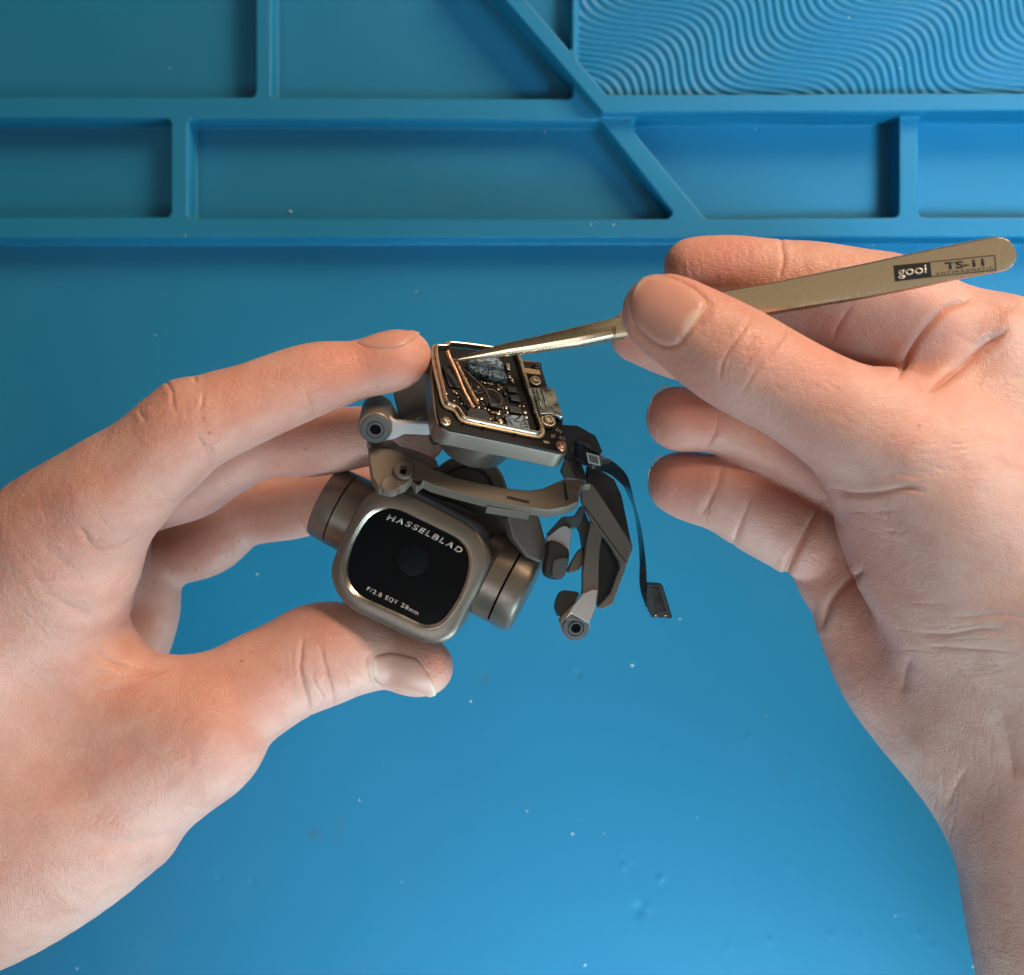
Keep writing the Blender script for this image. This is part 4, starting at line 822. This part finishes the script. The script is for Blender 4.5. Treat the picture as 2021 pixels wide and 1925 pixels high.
rg = lathe('pitch_motor', P(664, 1000, 74), AX, [(7.5, -3.2), (8.6, -3.0), (8.9, -2.3), (9.05, 1.45), (8.6, 1.5), (8.6, 1.8), (9.1, 1.85), (9.15, 9)], M['champagne'], gim, 96)
lathe('motor_gap', P(664, 1000, 74), AX, [(8.7, 1.47), (8.7, 1.83)], M['hole'], rg, 72)
rr = lathe('pitch_motor', P(990, 1144, 79), AX, [(9.2, -6), (10.0, -2.8), (10.25, -2.5), (10.25, 1.45), (9.5, 1.5), (9.5, 1.95), (10.3, 2.0), (10.3, 5.6), (9.9, 6.5), (9.3, 6.9), (6, 7.1)], M['champagne'], gim, 96)
lathe('motor_gap', P(990, 1144, 79), AX, [(9.7, 1.47), (9.7, 1.97)], M['hole'], rr, 72)
plate('motor_arm', Plane(P(1040, 1070, 88), (.95, -.2, -.2), (.2, .9, -.1)), [(1000, 1018), (1030, 1010), (1064, 1018), (1076, 1062), (1082, 1082), (1070, 1112), (1040, 1100), (1012, 1062)], 0, 6, M['warmgrey'], gim, 0.6)
plate('rear_cover', Plane(P(880, 1000, 80), (.95, -.3, 0), (.2, .9, .2)), [(735, 955), (812, 950), (960, 985), (1010, 1010), (1020, 1060), (968, 1085), (950, 1040), (880, 1000), (800, 968)], 0, 5, M['darkgrey'], gim, 0.8)
plate('top_cable', Plane(P(880, 1000, 84), (.95, -.3, 0), (.2, .9, .2)), L3((985, 430), (1060, 425), (1240, 500), (1400, 545), (1600, 640), (1540, 650), (1300, 560), (1120, 480)), 0, 0.6, M['rubber'], gim, 0.2)
# right yoke and its dampers ----------------------------------------
RP = Plane(P(1180, 1080, 90), (.98, 0, -.12), (0, .99, -.1))
yk = plate('yoke_cover', RP, L4((1075, 375), (1110, 340), (1180, 335), (1222, 385), (1530, 868), (1524, 895), (1482, 1010), (1425, 1080), (1412, 1000), (1330, 850), (1245, 745), (1168, 640), (1088, 480)), 2, 2.2, M['warmgrey'], gim, 0.25)
plate('yoke_rim', RP, L4((1482, 1015), (1352, 1372), (1262, 1412), (1228, 1392), (1335, 1270), (1400, 1090), (1424, 1040), (1430, 1010)), 1.6, 2.2, M['warmgrey'], yk, 0.25)
plate('yoke_panel', RP, L4((1135, 170), (1245, 205), (1370, 290), (1432, 430), (1522, 860), (1478, 1005), (1255, 1400), (1222, 1380), (1230, 900), (1180, 560), (1130, 330)), -2, 2.5, M['navy'], gim, 0.3)
tube('yoke_seam', [RP.hit(*n4(*q), 2.0) for q in [(1105, 520), (1170, 600), (1290, 770), (1400, 920), (1470, 1000)]], 0.09, M['hole'], yk)
ym = plate('yoke_leg', RP, smooth_closed(L4((1175, 640), (1262, 745), (1242, 900), (1234, 1080), (1232, 1240), (1222, 1330), (1195, 1430), (1165, 1500), (1090, 1520), (960, 1500), (912, 1530), (910, 1480), (1000, 1380), (1092, 1280), (1098, 1100), (1128, 850), (1160, 700)), 3), 0.8, 2.6, M['warmgrey'], gim, 0.5)
plate('leg_foot', RP, L4((1096, 1275), (1180, 1240), (1228, 1245), (1205, 1400), (1165, 1500), (1150, 1540), (1000, 1450), (940, 1500), (1000, 1395)), 1.3, 1.8, M['satin'], ym, 0.5)
d2 = lathe('damper_mount', P(1136, 1238, 91), (.1, -.25, .95), [(3.2, -3.5), (3.25, -0.2), (3.1, 0.0)], M['satin'], gim, 48)
lathe('rubber_bush', P(1136, 1239, 91.3), (.1, -.25, .95), [(3.05, -1.0), (3.05, 0.15), (2.85, 0.4), (1.9, 0.45), (1.85, 0.1), (1.65, 0.1), (1.6, 0.6), (1.15, 0.65), (1.05, 0.2)], M['rubber'], d2, 48)
lathe('bush_hole', P(1136, 1239, 91.5), (.1, -.25, .95), [(1.08, -0.5), (1.08, 0.05), (0.1, 0.05)], M['hole'], d2, 24)
plate('rubber_block', RP, smooth_closed(L4((915, 1258), (1000, 1255), (1062, 1270), (1050, 1310), (1000, 1380), (915, 1470), (882, 1440), (870, 1365)), 3), -0.6, 4, M['blackrubber'], gim, 0.7)
plate('damper_neck', RP, smooth_closed(L4((820, 765), (930, 690), (1000, 740), (985, 830), (970, 920), (870, 860), (788, 812)), 3), -0.5, 3.5, M['satin'], gim, 0.8)
plate('rubber_block', RP, smooth_closed(L4((800, 820), (890, 835), (970, 895), (980, 960), (965, 1060), (925, 1142), (860, 1150), (780, 1120), (762, 1040), (790, 920)), 3), 0.3, 4.5, M['blackrubber'], gim, 0.9)
plate('rubber_cap', RP, smooth_closed(L4((850, 985), (955, 965), (972, 1010), (928, 1140), (840, 1135), (830, 1060)), 3), 0.9, 2, M['rubber'], gim, 0.4)
plate('link_arm', RP, L4((925, 612), (1030, 606), (1085, 515), (1118, 560), (1085, 670), (1040, 712), (960, 705), (870, 730), (800, 780), (790, 760)), -1.5, 2.5, M['rubber'], gim, 0.5)
plate('inner_leg', RP, L4((1045, 700), (1110, 560), (1168, 700), (1150, 870), (1105, 1100), (1095, 900), (1075, 760)), -2.4, 2, M['darkgrey'], gim, 0.3)
plate('small_hook', RP, smooth_closed(L4((1092, 880), (1030, 950), (968, 1075), (1005, 1095), (1085, 1045), (1098, 960)), 3), -1.6, 2.4, M['tan'], gim, 0.4)
plate('cable_bridge', RP, [(1108, 838), (1140, 840), (1176, 860), (1190, 892), (1165, 918), (1142, 906), (1116, 908), (1104, 880)], -0.5, 1.6, M['navy'], gim, 0.3)
plate('side_strut', RP, L4((908, 214), (955, 80), (985, 20), (1050, 40), (1140, 300), (1075, 300), (945, 286)), -3, 2.5, M['warmgrey'], gim, 0.4)
plate('black_tape', RP, L4((960, 95), (1012, 88), (1142, 296), (1062, 292)), -0.8, 0.4, M['navy'], gim, 0.1)
plate('upper_clip', RP, L4((975, 10), (1060, -60), (1150, -30), (1205, 50), (1230, 110), (1140, 170), (1020, 100)), 0, 3, M['darkgrey'], gim, 0.5)
# flat cable ---------------------------------------------------------
outer = [(1030, -40, 91), (1130, 10, 95), (1215, 55, 96), (1310, 105, 96), (1400, 170, 95), (1480, 262, 93), (1522, 400, 91), (1556, 540, 89), (1603, 720, 87), (1638, 980, 84), (1650, 1200, 81), (1652, 1400, 80)]
inner = [(1010, 90, 89), (1085, 130, 93), (1150, 188, 94), (1235, 212, 93), (1325, 245, 91), (1400, 302, 89), (1462, 380, 86), (1532, 545, 83), (1568, 760, 82), (1586, 980, 82), (1588, 1215, 80), (1638, 1390, 79)]
def ribbon(name, A, B, th, mat, parent):
    A = smooth_open(A, 5); B = smooth_open(B, 5); vs = []; fs = []
    for a, b in zip(A, B):
        pa = P(*n4(a[0], a[1]), a[2]); pb = P(*n4(b[0], b[1]), b[2])
        vs += [pa, pb, pb-Vector((0, 0, th*MM)), pa-Vector((0, 0, th*MM))]
    for i in range(len(A)-1):
        for k in range(4): fs.append([i*4+k, i*4+(k+1) % 4, (i+1)*4+(k+1) % 4, (i+1)*4+k])
    fs.append([0, 1, 2, 3]); e = (len(A)-1)*4; fs.append([e+3, e+2, e+1, e])
    o = mesh_obj(name, vs, fs, mat, parent); sharp(o, 50); return o
fx = ribbon('flat_cable', outer, inner, 0.25, M['flex'], gim)
CPn = Plane(P(1300, 1185, 80), (.97, 0, .1), (0, .98, .15))
plate('cable_plug', CPn, L4((1648, 1192), (1765, 1198), (1788, 1225), (1868, 1488), (1855, 1496), (1688, 1484), (1642, 1385)), 1.0, 1.8, M['blackrubber'], fx, 0.25)
plate('plug_face', CPn, L4((1685, 1225), (1755, 1228), (1822, 1445), (1722, 1442)), 1.15, 0.3, M['flex'], fx, 0.1)
for q in [(1728, 1468), (1812, 1468)]:
    plate('plug_contact', CPn, [n4(q[0]-8, q[1]-6), n4(q[0]+9, q[1]-6), n4(q[0]+9, q[1]+6), n4(q[0]-8, q[1]+6)], 1.25, 0.3, M['solder'], fx, 0.05)
SP = Plane(P(1172, 907, 96.3), (.97, -.1, -.05), (.1, .97, .1))
plate('paper_label', SP, L4((1126, 58), (1236, 88), (1250, 175), (1145, 150)), 0.3, 0.12, M['label'], fx, 0)
plate('label_print', SP, L4((1140, 74), (1224, 98), (1234, 160), (1156, 140)), 0.36, 0.05, M['rubber'], fx, 0)

# ------------------------------------------------------------------ the tweezers
ZT = BP.hit(897, 708, 0).z/MM+5.0
def tz(x): return ZT+(121-ZT)*(x-897)/(2006-897)
ST = [(893, 708.5, 711), (901, 706, 712), (952, 690, 706.5), (1000, 676, 700), (1064, 662, 692.5), (1140, 643.5, 682.5), (1208, 627.5, 668.5), (1216, 626, 668), (1300, 606, 652.5), (1419, 574.5, 634), (1508, 559, 620), (1600, 541, 605), (1707, 519, 588), (1814, 495.5, 567.5), (1899, 478, 550), (1942, 469.5, 542), (1963, 466, 538.5), (1980, 467, 535.5), (1992, 473, 531), (2001, 484, 525), (2006, 499, 512)]
tw = thing('tweezers', 'pointed steel tweezers touching the copper strip on the circuit board', 'tweezers', P(1450, 600, tz(1450)))
def blade(front):
    vs = []; fs = []
    m = None
    sts = ST if front else [s for s in ST]
    for (x, yu, yl) in sts:
        z = tz(x); g = math.sin(min(1, max(0, (x-893)/1113))**0.75*math.pi)*5.0 if not front else 0
        dx, dy = 0.985, -0.205                # axis on the picture
        c = (yu+yl)/2; hw = (yl-yu)/2*0.985
        th = 1.1 if x > 1212 else 0.7+0.5*(x-893)/320
        rnd = 1.0 if x < 1212 else 0.0
        if front:
            prof = [(-1.0, -0.55), (-0.955, -0.12), (-0.90, 0.0), (-0.4, 0.05+0.22*rnd), (0.2, 0.05+0.40*rnd), (0.64, 0.04+0.16*rnd), (0.78, -0.03), (0.94, -0.20), (1.0, -0.8), (0.9, -th-0.2), (-0.92, -th-0.1)]
            if x < 1212: s_ = hw/18.0; prof = [(a, b*max(0.2, min(1, s_))*(1.2)) for a, b in prof]
        else:
            prof = [(-0.93, -th-g), (0.93, -th-g), (0.97, -th-g-0.6), (0.8, -2*th-g), (-0.8, -2*th-g), (-0.97, -th-g-0.6)]
        m = len(prof)
        for w_, h in prof:
            q = P(x+0.20*w_*hw*0.0, c+w_*hw, z); vs.append(q+Vector((0, 0, h*MM)))
    for i in range(len(sts)-1):
        for k in range(m): fs.append([i*m+k, i*m+(k+1) % m, (i+1)*m+(k+1) % m, (i+1)*m+k])
    fs.append(list(range(m))); fs.append([(len(sts)-1)*m+k for k in range(m)])
    o = mesh_obj('blade', vs, fs, M['tweezer'], tw); sharp(o, 24); return o
bl1 = blade(True); bl2 = blade(False)
def n6(x, y): return (1600+x/4.679, 430+y/4.679)
TP = Plane(P(1900, 510, tz(1900)+0.02), (P(1814, 530, tz(1814))-P(1650, 570, tz(1650))), (.2, .98, 0))
plate('printed_box', TP, [n6(762, 441), n6(1104, 408), n6(1118, 548), n6(779, 589)], 0.10, 0.05, M['ink'], bl1, 0)
for a, b, c_, d_ in [((1104, 405), (1702, 342), (1703, 350), (1105, 413)), ((1117, 541), (1716, 481), (1717, 488), (1118, 549)), ((1694, 343), (1703, 342), (1717, 487), (1708, 488))]:
    plate('printed_line', TP, [n6(*a), n6(*b), n6(*c_), n6(*d_)], 0.10, 0.05, M['ink'], bl1, 0)
M['tw_print'] = simple('bare_metal_letters', (0.62, 0.54, 0.43), 0.4, 0.5)
text_on('lettering', 'gooi', TP, n6(803, 540), n6(1072, 510), 1.75, M['tw_print'], bl1, 0.17, 0.018, 0.0, 1.0, 0.04)
text_on('lettering', 'TS-11', TP, n6(1240, 478), n6(1606, 441), 1.45, M['ink'], bl1, 0.10, 0.03, 0.0, 1.0, 0.05)
text_on('lettering', 'ANTIMAGNETIC', TP, n6(1155, 530), n6(1690, 474), 0.52, M['ink'], bl1, 0.10, 0.0, 0.0, 1.35, 0.05)
